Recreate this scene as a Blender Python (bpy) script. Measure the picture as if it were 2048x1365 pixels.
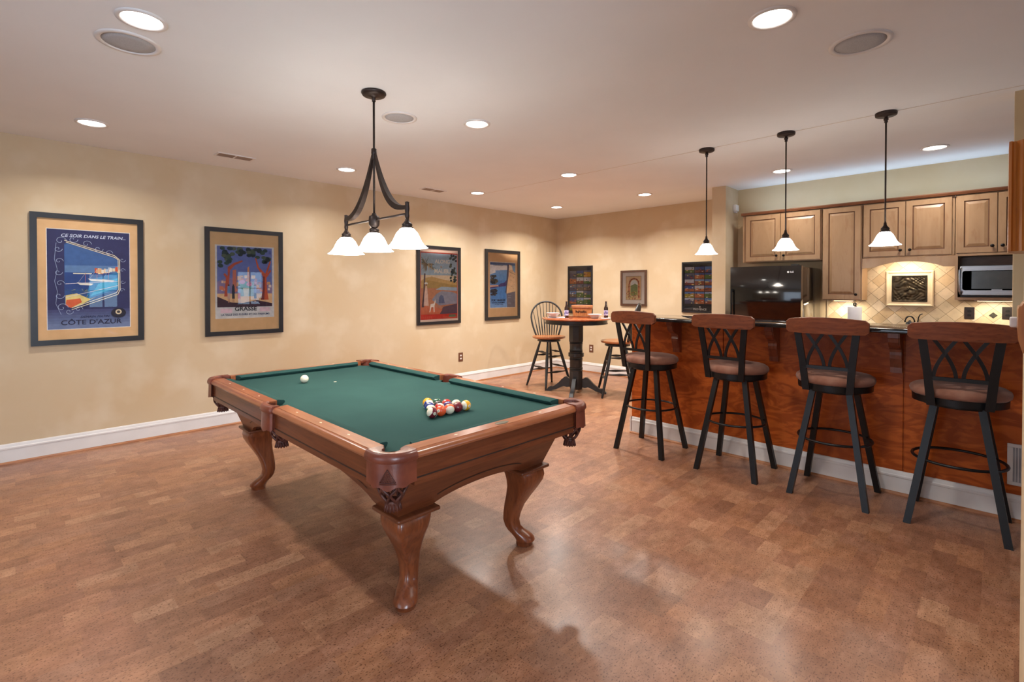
import bpy, bmesh, math, random
from mathutils import Vector, Matrix
PI = math.pi
random.seed(7)
for o in list(bpy.data.objects): bpy.data.objects.remove(o, do_unlink=True)
SC = bpy.context.scene
COL = SC.collection

# ---------------------------------------------------------------- camera
CAMX, CAMZ = 5.85, 1.451
cd = bpy.data.cameras.new('camera'); cam = bpy.data.objects.new('camera', cd); COL.objects.link(cam)
cam.location = (CAMX, 0, CAMZ)
cam.rotation_euler = (PI/2 - 0.0116, 0, 0.7786)
cd.sensor_width = 36; cd.lens = 988.26*36/2048
cd.shift_y = -(682.5-589.87)/2048
cd.clip_start = 0.02
SC.camera = cam

# ---------------------------------------------------------------- world, exposure
w = bpy.data.worlds.new('daylight'); SC.world = w; w.use_nodes = True
w.node_tree.nodes['Background'].inputs[0].default_value = (0.55, 0.72, 1.0, 1)
w.node_tree.nodes['Background'].inputs[1].default_value = 1.6
SC.view_settings.view_transform = 'Standard'; SC.view_settings.look = 'None'
SC.view_settings.gamma = 1.0; SC.view_settings.use_curve_mapping = False
SC.view_settings.exposure = -0.05

H = 2.74                      # ceiling height
DOWN_W, PEND_W, CHAN_W, WIN_W = 14.5, 4.0, 4.0, 45.0

def light(kind, name, loc, power, color, size=0.1, rot=(0,0,0), size_y=None, spread=None, parent=None):
    d = bpy.data.lights.new(name, kind); d.energy = power; d.color = color
    if kind == 'AREA':
        d.size = size
        if size_y: d.shape = 'RECTANGLE'; d.size_y = size_y
        else: d.shape = 'DISK'
        if spread: d.spread = spread
    else: d.shadow_soft_size = size
    o = bpy.data.objects.new(name, d); COL.objects.link(o)
    o.location = loc; o.rotation_euler = rot
    if parent: o.parent = parent
    return o

# daylight through the windows behind and to the right of the camera (outside the panes)
DAY = (0.70, 0.84, 1.0)
light('AREA', 'window_daylight', (8.85, 1.47, 1.45), WIN_W*0.30, (0.42,0.72,1.0), 1.0, (0, PI/2, 0), 0.8)
light('AREA', 'window_daylight', (8.85, 4.55, 1.55), WIN_W*0.5, (0.50,0.76,1.0), 1.3, (0, PI/2, 0), 0.9)
light('AREA', 'window_daylight', (8.85, -1.4, 1.4), WIN_W*6.0, DAY, 1.9, (0, PI/2, 0), 1.9)
light('AREA', 'window_daylight', (4.2, -3.3, 1.2), WIN_W*0.7, (0.84,0.92,1.0), 2.6, (PI/2, 0, 0), 2.2)

# ---------------------------------------------------------------- materials
def lin(c):
    return tuple((x/255/12.92 if x/255 <= 0.04045 else ((x/255+0.055)/1.055)**2.4) for x in c)
def nodes(m): return m.node_tree.nodes, m.node_tree.links
MATS = {}
def mat(name, rgb, rough=0.5, metal=0.0, coat=0.0, spec=0.5, rgb2=None, scale=8, stretch=(1,1,1), detail=4,
        bump=0.0, bscale=60, lo=0.35, hi=0.65, rgb3=None, scale3=30, lo3=0.6, hi3=0.75, stretch3=(1,1,1), coatr=0.08, sheen=0.0, distort=0.0):
    if name in MATS: return MATS[name]
    m = bpy.data.materials.new(name); m.use_nodes = True; N, Lk = nodes(m); MATS[name] = m
    p = N['Principled BSDF']
    p.inputs['Roughness'].default_value = rough; p.inputs['Metallic'].default_value = metal
    p.inputs['Coat Weight'].default_value = coat; p.inputs['Coat Roughness'].default_value = coatr
    p.inputs['Specular IOR Level'].default_value = spec
    if sheen: p.inputs['Sheen Weight'].default_value = sheen
    c1 = (*lin(rgb), 1); p.inputs['Base Color'].default_value = c1
    tc = N.new('ShaderNodeTexCoord')
    out = None
    def noise(sc, st, det, dist=0.0):
        mp = N.new('ShaderNodeMapping'); mp.inputs['Scale'].default_value = st
        Lk.new(tc.outputs['Object'], mp.inputs[0])
        n = N.new('ShaderNodeTexNoise'); n.inputs['Scale'].default_value = sc; n.inputs['Detail'].default_value = det
        n.inputs['Distortion'].default_value = dist
        Lk.new(mp.outputs[0], n.inputs['Vector']); return n
    def rampf(n, a, b):
        r = N.new('ShaderNodeMapRange'); r.inputs[1].default_value = a; r.inputs[2].default_value = b
        Lk.new(n.outputs[0], r.inputs[0]); return r
    if rgb2:
        r = rampf(noise(scale, stretch, detail, distort), lo, hi)
        mx = N.new('ShaderNodeMixRGB'); mx.inputs[1].default_value = c1; mx.inputs[2].default_value = (*lin(rgb2), 1)
        Lk.new(r.outputs[0], mx.inputs[0]); out = mx
    if rgb3:
        r = rampf(noise(scale3, stretch3, 3), lo3, hi3)
        mx = N.new('ShaderNodeMixRGB'); mx.inputs[1].default_value = c1; mx.inputs[2].default_value = (*lin(rgb3), 1)
        if out: Lk.new(out.outputs[0], mx.inputs[1])
        Lk.new(r.outputs[0], mx.inputs[0]); out = mx
    if out: Lk.new(out.outputs[0], p.inputs['Base Color'])
    if bump:
        n = noise(bscale, (1,1,1), 3); b = N.new('ShaderNodeBump'); b.inputs['Strength'].default_value = bump
        b.inputs['Distance'].default_value = 0.002
        Lk.new(n.outputs[0], b.inputs['Height']); Lk.new(b.outputs[0], p.inputs['Normal'])
    return m
def emit(name, rgb, strength):
    if name in MATS: return MATS[name]
    m = bpy.data.materials.new(name); m.use_nodes = True; N, Lk = nodes(m); MATS[name] = m
    p = N['Principled BSDF']; p.inputs['Base Color'].default_value = (*lin(rgb), 1)
    p.inputs['Emission Color'].default_value = (*lin(rgb), 1); p.inputs['Emission Strength'].default_value = strength
    return m
def flat(rgb, rough=0.6):
    return mat('ink_%d_%d_%d' % tuple(rgb), rgb, rough, rgb2=tuple(int(x*0.93) for x in rgb), scale=25)

M_wall = mat('wall_faux_plaster', (206,186,156), 0.75, rgb2=(200,174,138), scale=1.6, detail=6, lo=0.3, hi=0.75,
             rgb3=(216,198,170), scale3=2.7, lo3=0.5, hi3=0.8, bump=0.08, bscale=30)
M_ceil = mat('ceiling_paint', (236,238,240), 0.9, rgb2=(232,234,236), scale=1.5)
M_white = mat('white_trim_paint', (228,224,222), 0.35, rgb2=(220,216,214), scale=4)
M_shoe = mat('oak_shoe_moulding', (176,116,72), 0.4, rgb2=(150,92,54), scale=6, stretch=(1,1,12))
WOODS = {}
def wood(name, a, b, st=(1,1,1), rough=0.3, coat=0.3, scale=6, c=None, dist=1.2, **k):
    return mat(name, a, rough, coat=coat, rgb2=b, scale=scale, stretch=st, detail=6, lo=0.3, hi=0.7, rgb3=c, scale3=scale*3, stretch3=st, lo3=0.55, hi3=0.8, distort=dist, coatr=0.15, **k)
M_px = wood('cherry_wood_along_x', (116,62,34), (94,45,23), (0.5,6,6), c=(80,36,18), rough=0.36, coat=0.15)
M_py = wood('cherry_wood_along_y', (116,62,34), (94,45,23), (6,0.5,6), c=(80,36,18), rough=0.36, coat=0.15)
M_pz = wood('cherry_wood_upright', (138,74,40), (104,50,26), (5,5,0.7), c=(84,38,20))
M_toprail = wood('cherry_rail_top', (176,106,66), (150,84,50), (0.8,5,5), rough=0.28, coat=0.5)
M_groove = mat('dark_groove_line', (52,34,28), 0.5, rgb2=(40,26,22))
M_leather = mat('brown_leather', (128,66,46), 0.36, rgb2=(104,50,36), scale=12, bump=0.25, bscale=90, coat=0.15)
M_leatherd = mat('dark_tooled_leather', (84,42,32), 0.5, rgb2=(66,32,26), scale=20)
M_net = mat('net_leather', (96,52,40), 0.5, rgb2=(72,36,28), scale=30, bump=0.3, bscale=120)
M_felt = mat('green_felt', (44,75,73), 0.95, spec=0.1, rgb2=(48,80,77), scale=3, bump=0.1, bscale=400)
M_ivory = mat('ivory_inlay', (240,226,200), 0.3, rgb2=(230,214,186))
M_black = mat('black_painted_metal', (11,12,15), 0.36, spec=0.4, rgb2=(15,16,19), scale=10)
M_bwood = mat('black_painted_wood', (24,26,28), 0.4, rgb2=(34,34,36), scale=14, coat=0.2)
M_suede = mat('taupe_suede', (158,110,90), 0.95, rgb2=(130,88,72), scale=7, spec=0.2, sheen=0.15, rgb3=(168,128,110), scale3=9, lo3=0.5, hi3=0.8)
M_crest = wood('stool_crest_wood', (128,66,34), (100,48,24), (1,6,6), rough=0.5, coat=0.0, spec=0.3, c=(78,36,18))
M_tan = wood('pub_seat_wood', (186,116,66), (158,90,48), (2,8,8), rough=0.3, coat=0.35)
M_pubtop = wood('pub_top_wood', (172,92,52), (150,74,38), (3,3,3), rough=0.2, coat=0.6)
M_bronze = mat('bronze_fixture', (66,56,52), 0.42, metal=0.7, rgb2=(52,43,40), scale=14)
M_ply = mat('stained_maple_plywood', (198,100,38), 0.42, spec=0.2, rgb2=(168,78,26), scale=3.2, stretch=(1,1,2.4), detail=5, distort=3.5, lo=0.42, hi=0.56,
            rgb3=(134,58,20), scale3=1.7, lo3=0.52, hi3=0.78, coat=0.04, coatr=0.25)
M_corb = wood('corbel_wood', (146,78,52), (120,60,38), (5,5,1), rough=0.3, coat=0.4)
M_granite = mat('black_granite', (16,17,19), 0.08, rgb2=(28,29,32), scale=60, rgb3=(64,64,64), scale3=150, lo3=0.66, hi3=0.75, coat=0.3)
M_cab = wood('maple_cabinet', (166,132,98), (154,120,86), (3,3,0.8), rough=0.4, coat=0.2, scale=3, c=(146,108,74))
M_glaze = mat('dark_cabinet_glaze', (104,66,40), 0.5, rgb2=(92,58,34))
M_cabd = wood('cabinet_crown_wood', (124,78,48), (104,62,38), (1,4,4), rough=0.4, coat=0.2)
M_knob = mat('oil_rubbed_knob', (24,22,24), 0.25, metal=0.6, rgb2=(34,30,30))
M_fridge = mat('gloss_black_enamel', (12,12,13), 0.12, rgb2=(16,16,17), coat=0.8, coatr=0.05)
M_steel = mat('brushed_steel', (176,178,182), 0.3, metal=0.9, rgb2=(160,162,168), scale=4, stretch=(1,1,40))
M_screen = mat('microwave_glass', (14,15,17), 0.1, rgb2=(20,22,24), coat=0.8)
M_screen2 = mat('microwave_window', (58,62,64), 0.2, rgb2=(48,52,54), coat=0.5)
M_tileA = mat('travertine_tile', (214,192,158), 0.4, rgb2=(198,172,136), scale=9, detail=6, rgb3=(180,152,118), scale3=22, lo3=0.6, hi3=0.8)
M_grout = mat('grout', (150,132,108), 0.8, rgb2=(138,120,98))
M_cream = mat('limestone_moulding', (222,204,174), 0.4, rgb2=(208,188,156), scale=6)
M_pewter = mat('antique_bronze_relief', (84,74,58), 0.38, metal=0.75, rgb2=(48,42,34), scale=26)
M_dot = mat('bronze_tile_inset', (92,90,80), 0.4, metal=0.6, rgb2=(60,58,50), scale=60)
M_grille = mat('speaker_grille', (186,188,192), 0.6, rgb2=(160,162,166), scale=400)
M_plate = mat('brown_outlet_plate', (112,70,48), 0.4, rgb2=(98,60,40))
M_dplate = mat('dark_outlet_plate', (34,28,26), 0.3, rgb2=(42,34,32), coat=0.3)
M_paper = mat('white_paper', (232,232,236), 0.8, rgb2=(222,222,228))
M_china = mat('white_china', (232,228,226), 0.2, rgb2=(226,222,220), coat=0.4)
M_bottle = mat('brown_bottle_glass', (44,22,18), 0.08, rgb2=(36,18,16), coat=0.6)
M_basket = wood('basket_slat_wood', (206,142,88), (184,118,66), (8,8,1), rough=0.6, coat=0)
M_basketd = wood('basket_band_wood', (176,104,60), (110,62,36), (2,2,8), rough=0.6, coat=0)
M_frame = mat('black_picture_frame', (26,26,30), 0.35, rgb2=(34,33,36), coat=0.2)
M_frameb = wood('brown_picture_frame', (84,54,38), (64,40,28), (3,3,3), rough=0.4)
M_mat = mat('tan_mat_board', (222,180,132), 0.9, rgb2=(214,172,124))
M_matw = mat('white_mat_board', (226,216,206), 0.9, rgb2=(220,210,200))
M_backer = mat('poster_dark_mat', (52,50,56), 0.8, rgb2=(44,42,48))
M_rack = wood('golden_oak_rack', (186,114,44), (158,90,30), (6,6,1), rough=0.35, coat=0.4)
M_shade = emit('lit_frosted_glass', (255,247,236), 17.0)
M_can = emit('recessed_lamp_lens', (255,250,242), 14.0)
M_strip = emit('under_cabinet_tube', (255,214,150), 9.0)
M_kwall = mat('kitchen_side_plaster', (210,190,158), 0.75, rgb2=(202,178,140), scale=1.6, detail=6)

def glass_mat():
    m = bpy.data.materials.new('picture_glass'); m.use_nodes = True; N, Lk = nodes(m)
    for n in list(N): N.remove(n)
    o = N.new('ShaderNodeOutputMaterial'); mx = N.new('ShaderNodeMixShader')
    t = N.new('ShaderNodeBsdfTransparent'); g = N.new('ShaderNodeBsdfGlossy'); g.inputs['Roughness'].default_value = 0.01
    f = N.new('ShaderNodeFresnel'); f.inputs[0].default_value = 1.5
    Lk.new(f.outputs[0], mx.inputs[0]); Lk.new(t.outputs[0], mx.inputs[1]); Lk.new(g.outputs[0], mx.inputs[2])
    Lk.new(mx.outputs[0], o.inputs[0]); return m
M_glass = glass_mat()

def floor_mats():
    out = []
    for k in (0, 1):
        m = bpy.data.materials.new('cork_block_%s' % ('single' if k == 0 else 'joined')); m.use_nodes = True; N, Lk = nodes(m)
        p = N['Principled BSDF']; p.inputs['Roughness'].default_value = 0.42
        p.inputs['Coat Weight'].default_value = 0.28; p.inputs['Coat Roughness'].default_value = 0.22
        if k == 0:
            a = N.new('ShaderNodeObjectInfo'); src = a.outputs['Color']
        else:
            a = N.new('ShaderNodeAttribute'); a.attribute_name = 'tint'; src = a.outputs['Color']
        g = N.new('ShaderNodeNewGeometry')
        def noise(scale, det, lo, hi, st=(1,1,1)):
            mp = N.new('ShaderNodeMapping'); mp.inputs['Scale'].default_value = st
            Lk.new(g.outputs['Position'], mp.inputs[0])
            n = N.new('ShaderNodeTexNoise'); n.inputs['Scale'].default_value = scale; n.inputs['Detail'].default_value = det
            Lk.new(mp.outputs[0], n.inputs['Vector'])
            r = N.new('ShaderNodeMapRange'); r.inputs[1].default_value = lo; r.inputs[2].default_value = hi
            Lk.new(n.outputs[0], r.inputs[0]); return r.outputs[0]
        m1 = N.new('ShaderNodeMixRGB'); m1.blend_type = 'MULTIPLY'
        Lk.new(noise(40, 6, 0.35, 0.70, (1,0.4,1)), m1.inputs[0]); Lk.new(src, m1.inputs[1]); m1.inputs[2].default_value = (0.80,0.74,0.68,1)
        m2 = N.new('ShaderNodeMixRGB'); m2.blend_type = 'MULTIPLY'
        Lk.new(noise(170, 2, 0.57, 0.66, (1,0.55,1)), m2.inputs[0]); Lk.new(m1.outputs[0], m2.inputs[1]); m2.inputs[2].default_value = (0.42,0.34,0.28,1)
        m3 = N.new('ShaderNodeMixRGB')
        Lk.new(noise(4.5, 3, 0.5, 0.8), m3.inputs[0]); Lk.new(m2.outputs[0], m3.inputs[1])
        m4 = N.new('ShaderNodeMixRGB'); m4.blend_type = 'MULTIPLY'; m4.inputs[0].default_value = 1
        Lk.new(m2.outputs[0], m4.inputs[1]); m4.inputs[2].default_value = (0.86,0.88,0.9,1); Lk.new(m4.outputs[0], m3.inputs[2])
        m5 = N.new('ShaderNodeMixRGB'); m5.blend_type = 'MULTIPLY'
        Lk.new(noise(17, 7, 0.38, 0.66, (1,0.55,1)), m5.inputs[0]); Lk.new(m3.outputs[0], m5.inputs[1]); m5.inputs[2].default_value = (0.80,0.77,0.74,1)
        Lk.new(m5.outputs[0], p.inputs['Base Color'])
        b = N.new('ShaderNodeBump'); b.inputs['Strength'].default_value = 0.10; b.inputs['Distance'].default_value = 0.001
        Lk.new(noise(90, 4, 0, 1), b.inputs['Height']); Lk.new(b.outputs[0], p.inputs['Normal'])
        out.append(m)
    return out
M_cork, M_corkj = floor_mats()

# ---------------------------------------------------------------- mesh builder
class MB:
    def __init__(s): s.bm = bmesh.new(); s.mats = []; s.mi = 0
    def use(s, m):
        if m not in s.mats: s.mats.append(m)
        s.mi = s.mats.index(m); return s
    def _f(s, vs, smooth=False):
        try: f = s.bm.faces.new(vs)
        except ValueError: return None
        f.material_index = s.mi; f.smooth = smooth; return f
    def poly(s, pts, smooth=False):
        return s._f([s.bm.verts.new(p) for p in pts], smooth)
    def box(s, x0, x1, y0, y1, z0, z1, bev=0.0, seg=1):
        v = [s.bm.verts.new(p) for p in ((x0,y0,z0),(x1,y0,z0),(x1,y1,z0),(x0,y1,z0),(x0,y0,z1),(x1,y0,z1),(x1,y1,z1),(x0,y1,z1))]
        fs = [s._f([v[i] for i in q]) for q in ((0,3,2,1),(4,5,6,7),(0,1,5,4),(1,2,6,5),(2,3,7,6),(3,0,4,7))]
        if bev:
            es = list({e for f in fs for e in f.edges})
            r = bmesh.ops.bevel(s.bm, geom=es, offset=bev, segments=seg, profile=0.5, affect='EDGES')
            for f in r['faces']: f.material_index = s.mi; f.smooth = seg > 1
        return s
    def rings(s, rings, closed=True, cap=True, smooth=True):
        vr = [[s.bm.verts.new(p) for p in r] for r in rings]; n = len(rings[0])
        for a, b in zip(vr, vr[1:]):
            for i in range(n if closed else n-1):
                j = (i+1) % n; s._f([a[i], a[j], b[j], b[i]], smooth)
        if cap and closed:
            s._f(list(reversed(vr[0]))); s._f(vr[-1])
        return s
    def lathe(s, prof, c=(0,0,0), seg=24, cap=True, smooth=True, phase=0.0):
        rs = []
        for r, z in prof:
            r = max(r, 1e-4)
            rs.append([(c[0]+r*math.cos(phase+2*PI*i/seg), c[1]+r*math.sin(phase+2*PI*i/seg), c[2]+z) for i in range(seg)])
        return s.rings(rs, True, cap, smooth)
    def tube(s, pts, rad, seg=8, closed=False, ry=None, up=(0,0,1), square=False, smooth=True):
        pts = [Vector(p) for p in pts]; n = len(pts)
        if not hasattr(rad, '__len__'): rad = [rad]*n
        rs = []
        for i, p in enumerate(pts):
            if closed: t = pts[(i+1) % n]-pts[i-1]
            else: t = pts[min(i+1, n-1)]-pts[max(i-1, 0)]
            t.normalize(); u = Vector(up)
            if abs(t.dot(u)) > 0.98: u = Vector((0,1,0)) if abs(t.y) < 0.9 else Vector((1,0,0))
            a = t.cross(u).normalized(); b = a.cross(t).normalized()
            k = (ry if ry is not None else None)
            r1 = rad[i]; r2 = rad[i] if k is None else k
            ring = []
            for q in range(seg):
                an = 2*PI*q/seg + (PI/4 if square else 0)
                cx, cy = math.cos(an), math.sin(an)
                if square: cx *= 1.4142; cy *= 1.4142
                ring.append(p + a*cx*r1 + b*cy*r2)
            rs.append(ring)
        if closed: rs.append(rs[0])
        if closed:
            vr = [[s.bm.verts.new(p) for p in r] for r in rs[:-1]]
            for i in range(len(vr)):
                a, b = vr[i], vr[(i+1) % len(vr)]
                for q in range(seg): s._f([a[q], a[(q+1)%seg], b[(q+1)%seg], b[q]], smooth)
            return s
        return s.rings(rs, True, True, smooth and not square)
    def prism(s, poly, fn, d0, d1, smooth=False):
        """poly: list of 2-D points; fn(u,v,d)->3-D"""
        a = [s.bm.verts.new(fn(u, v, d0)) for u, v in poly]; b = [s.bm.verts.new(fn(u, v, d1)) for u, v in poly]
        n = len(poly)
        s._f(list(reversed(a))); s._f(b)
        for i in range(n): s._f([a[i], a[(i+1)%n], b[(i+1)%n], b[i]], smooth)
        return s
    def ball(s, c, r, seg=20, rg=12, sc=(1,1,1)):
        rs = []
        for j in range(1, rg):
            th = PI*j/rg
            rs.append([(c[0]+sc[0]*r*math.sin(th)*math.cos(2*PI*i/seg), c[1]+sc[1]*r*math.sin(th)*math.sin(2*PI*i/seg), c[2]-sc[2]*r*math.cos(th)) for i in range(seg)])
        return s.rings(rs)
    def build(s, name, m=None, parent=None, loc=None, auto=None):
        if m is not None and not s.mats: s.mats = [m]
        bmesh.ops.recalc_face_normals(s.bm, faces=s.bm.faces)
        me = bpy.data.meshes.new(name); s.bm.to_mesh(me); s.bm.free()
        for x in s.mats: me.materials.append(x)
        if auto:
            for p in me.polygons: p.use_smooth = True
            me.set_sharp_from_angle(angle=math.radians(auto))
        o = bpy.data.objects.new(name, me); COL.objects.link(o)
        if parent: o.parent = parent
        if loc: o.location = loc
        return o

def tag(o, label, cat, group=None):
    o['label'] = label; o['category'] = cat
    if group: o['group'] = group
    return o
def thing(name, label, cat, loc=(0,0,0), rz=0.0, group=None):
    o = bpy.data.objects.new(name, None); o.empty_display_size = 0.05; COL.objects.link(o)
    o.location = loc; o.rotation_euler = (0,0,rz); return tag(o, label, cat, group)
def struct(o): o['kind'] = 'structure'; return o
def copy_tree(o, parent=None):
    c = o.copy(); COL.objects.link(c); c.parent = parent
    for ch in [x for x in bpy.data.objects if x.parent == o]: copy_tree(ch, c)
    return c
def text_obj(name, body, size, m, parent, loc, rot=(PI/2,0,0), extrude=0.0004, align='CENTER', bold=0.0, sx=1.0, shear=0.0, label=None):
    cu = bpy.data.curves.new(name, 'FONT'); cu.body = body; cu.size = size; cu.align_x = align; cu.align_y = 'CENTER'
    cu.extrude = extrude; cu.offset = bold; cu.shear = shear; cu.resolution_u = 3
    t = bpy.data.objects.new(name, cu); COL.objects.link(t)
    bpy.context.view_layer.update()
    me = bpy.data.meshes.new_from_object(t.evaluated_get(bpy.context.evaluated_depsgraph_get()))
    bpy.data.objects.remove(t, do_unlink=True); me.materials.clear(); me.materials.append(m)
    for v in me.vertices: v.co.x *= sx
    o = bpy.data.objects.new(name, me); COL.objects.link(o); o.parent = parent; o.location = loc; o.rotation_euler = rot
    if label: o['label'] = label
    return o

# ================================================================ STRUCTURE
XR, YF, YB = 8.6, -3.1, 7.1
KY = 6.68                                   # kitchen wall
def build_floor():
    b = MB(); b.use(mat('subfloor', (120,84,60), 0.8)); b.box(-0.15, XR+0.15, YF-0.15, YB+0.15, -0.08, -0.006)
    fl = struct(b.build('floor'))
    pal = [(176,124,90),(164,112,80),(186,134,98),(156,106,78),(170,118,86),(150,100,72),(192,142,106),(166,118,92),(180,126,88),(160,116,90),(196,150,116),(146,98,72)]
    rnd = random.Random(3)
    blocks = []
    W = 0.1; x = 0.0
    while x < XR:
        y = YF - rnd.random()*0.2
        while y < YB:
            L = rnd.choice((0.12,0.16,0.17,0.2,0.24,0.3)); c = rnd.choice(pal); g = rnd.uniform(0.93,1.07)
            mu = (0.42,0.208,0.125); blocks.append((x, y, L, tuple((mu[q]+0.52*(v-mu[q]))*g for q, v in enumerate(lin(c))))); y += L
        x += W
    fx, fy = -math.sin(0.7786), math.cos(0.7786); rx, ry = fy, -fx
    def score(t):
        dx, dy = t[0]+0.05-CAMX, t[1]+t[2]/2; d = dx*fx+dy*fy; l = dx*rx+dy*ry
        if d < 1.7 or abs(l/d) > 1.06: return 0
        return t[2]/d**3
    blocks.sort(key=score, reverse=True)
    meshes = {}
    def block_mesh(L):
        if L not in meshes:
            q = MB(); q.box(0, 0.1, 0, L, -0.006, 0.0); o = q.build('cork_block', M_cork); meshes[L] = o.data
            bpy.data.objects.remove(o, do_unlink=True)
        return meshes[L]
    for (x, y, L, c) in blocks[:300]:
        o = bpy.data.objects.new('cork_block', block_mesh(L)); COL.objects.link(o); o.parent = fl
        o.location = (x, y, 0.0); o.color = (*c, 1)
    rest = blocks[300:]; V = []; F = []; Cc = []
    for (x, y, L, c) in rest:
        i = len(V); y1 = min(y+L, YB)
        V += [(x,y,-0.006),(x+W,y,-0.006),(x+W,y1,-0.006),(x,y1,-0.006),(x,y,0),(x+W,y,0),(x+W,y1,0),(x,y1,0)]
        F += [(i+4,i+5,i+6,i+7),(i,i+1,i+5,i+4),(i+1,i+2,i+6,i+5),(i+2,i+3,i+7,i+6),(i+3,i,i+4,i+7)]; Cc += [c]*5
    me = bpy.data.meshes.new('cork_blocks'); me.from_pydata(V, [], F); me.update()
    at = me.color_attributes.new('tint', 'FLOAT_COLOR', 'CORNER')
    flatc = []
    for p, c in zip(me.polygons, Cc):
        for _ in p.loop_indices: flatc += [*c, 1.0]
    at.data.foreach_set('color', flatc); me.materials.append(M_corkj)
    o = bpy.data.objects.new('cork_blocks', me); COL.objects.link(o); o.parent = fl; o['kind'] = 'stuff'
    return fl
build_floor()
b = MB(); b.box(-0.15, XR+0.15, YF-0.15, YB+0.15, H, H+0.12); struct(b.build('ceiling', M_ceil))
b = MB(); b.box(-0.15, 0, YF-0.15, YB+0.15, 0, H); struct(b.build('wall_left', M_wall))
b = MB(); b.box(0, 3.42, YB, YB+0.15, 0, H); struct(b.build('wall_back', M_wall))
b = MB(); b.box(3.24, 3.41, 6.27, YB, 0, H); struct(b.build('wall_partition', M_wall))
b = MB(); b.box(3.41, XR+0.15, KY, KY+0.15, 0, H); struct(b.build('wall_kitchen', M_kwall))
def wall_with_holes(name, axis, pos0, pos1, a0, a1, holes, m):
    """axis 'x': wall plane at x, spans a along y"""
    b = MB(); cuts = sorted({a0, a1, *[h[0] for h in holes], *[h[1] for h in holes]})
    for u0, u1 in zip(cuts, cuts[1:]):
        hs = [h for h in holes if h[0] <= u0+1e-6 and h[1] >= u1-1e-6]
        segs = [(0, H)] if not hs else [(0, hs[0][2]), (hs[0][3], H)]
        for z0, z1 in segs:
            if z1-z0 < 1e-4: continue
            if axis == 'x': b.box(pos0, pos1, u0, u1, z0, z1)
            else: b.box(u0, u1, pos0, pos1, z0, z1)
    return struct(b.build(name, m))
wall_with_holes('wall_right', 'x', XR, XR+0.12, YF, YB, [(-2.3,-0.5,0.5,2.3),(1.18,1.76,1.0,1.82),(4.2,4.9,1.0,1.95)], M_wall)
wall_with_holes('wall_front', 'y', YF-0.12, YF, 0, XR, [(3.0,5.4,0.02,2.2)], M_wall)
def window(n, axis, p, a0, a1, z0, z1, nx=2, nz=2):
    b = MB(); t = 0.045
    def bx(u0,u1,w0,w1,d=0.03):
        if axis == 'x': b.box(p-d, p+d, u0, u1, w0, w1)
        else: b.box(u0, u1, p-d, p+d, w0, w1)
    bx(a0,a1,z0,z0+t); bx(a0,a1,z1-t,z1); bx(a0,a0+t,z0+t,z1-t); bx(a1-t,a1,z0+t,z1-t)
    for i in range(1, nx): u = a0+(a1-a0)*i/nx; bx(u-0.015,u+0.015,z0+t,z1-t,0.015)
    for i in range(1, nz): z = z0+(z1-z0)*i/nz; bx(a0+t,a1-t,z-0.012,z+0.012,0.012)
    w_ = struct(b.build('window_%d' % n, M_white))
    g = MB()
    if axis == 'x': g.box(p-0.003, p+0.003, a0+t, a1-t, z0+t, z1-t)
    else: g.box(a0+t, a1-t, p-0.003, p+0.003, z0+t, z1-t)
    g.build('pane', M_glass, w_)
window(1, 'x', XR+0.06, 1.18, 1.76, 1.0, 1.82)
window(2, 'x', XR+0.06, 4.2, 4.9, 1.0, 1.95)
window(4, 'x', XR+0.06, -2.3, -0.5, 0.5, 2.3)
window(3, 'y', YF-0.06, 3.0, 5.4, 0.02, 2.2, 3, 1)
# near pier at the right frame edge and the pier beside the bar
b = MB(); b.box(5.906, 6.12, 1.80, 2.30, 0, H); struct(b.build('wall_pier', M_wall))
b = MB(); b.box(5.912, 6.35, 4.605, 4.74, 0, H); struct(b.build('wall_right_of_bar', M_kwall))
# faint seam in the ceiling above the bar
b = MB(); b.box(0.6, XR, 4.498, 4.506, H-0.0025, H+0.001); struct(b.build('trim_1', mat('ceiling_seam', (222,214,206), 0.9, rgb2=(218,210,202))))

def baseboard(name, p0, p1, nrm, m=M_white):
    """p0,p1 floor points on the wall; nrm points into the room"""
    b = MB(); p0 = Vector((*p0,0)); p1 = Vector((*p1,0)); n = Vector((*nrm,0))
    prof = [(0,0),(0.014,0),(0.014,0.118),(0.018,0.122),(0.018,0.134),(0.013,0.140),(0.009,0.156),(0.006,0.162),(0,0.165)]
    b.rings([[p0+n*d+Vector((0,0,z)) for d, z in prof], [p1+n*d+Vector((0,0,z)) for d, z in prof]], smooth=False)
    return struct(b.build(name, m))
def shoe(name, p0, p1, nrm):
    b = MB(); p0 = Vector((*p0,0)); p1 = Vector((*p1,0)); n = Vector((*nrm,0))
    prof = [(0.0142,0)]+[(0.0142+0.016*math.cos(a), 0.018*math.sin(a)) for a in [i*PI/10 for i in range(6)]]
    b.rings([[p0+n*d+Vector((0,0,z)) for d, z in prof], [p1+n*d+Vector((0,0,z)) for d, z in prof]], smooth=False)
    return struct(b.build(name, M_shoe))
baseboard('baseboard_left', (0,YF), (0,YB), (1,0)); shoe('trim_2', (0,YF), (0,YB), (1,0))
baseboard('baseboard_back', (0,YB), (3.24,YB), (0,-1)); shoe('trim_3', (0,YB), (3.24,YB), (0,-1))
baseboard('baseboard_front', (0,YF), (3.0,YF), (0,1))
baseboard('baseboard_right', (XR,YF), (XR,YB-0.5), (-1,0))

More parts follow.
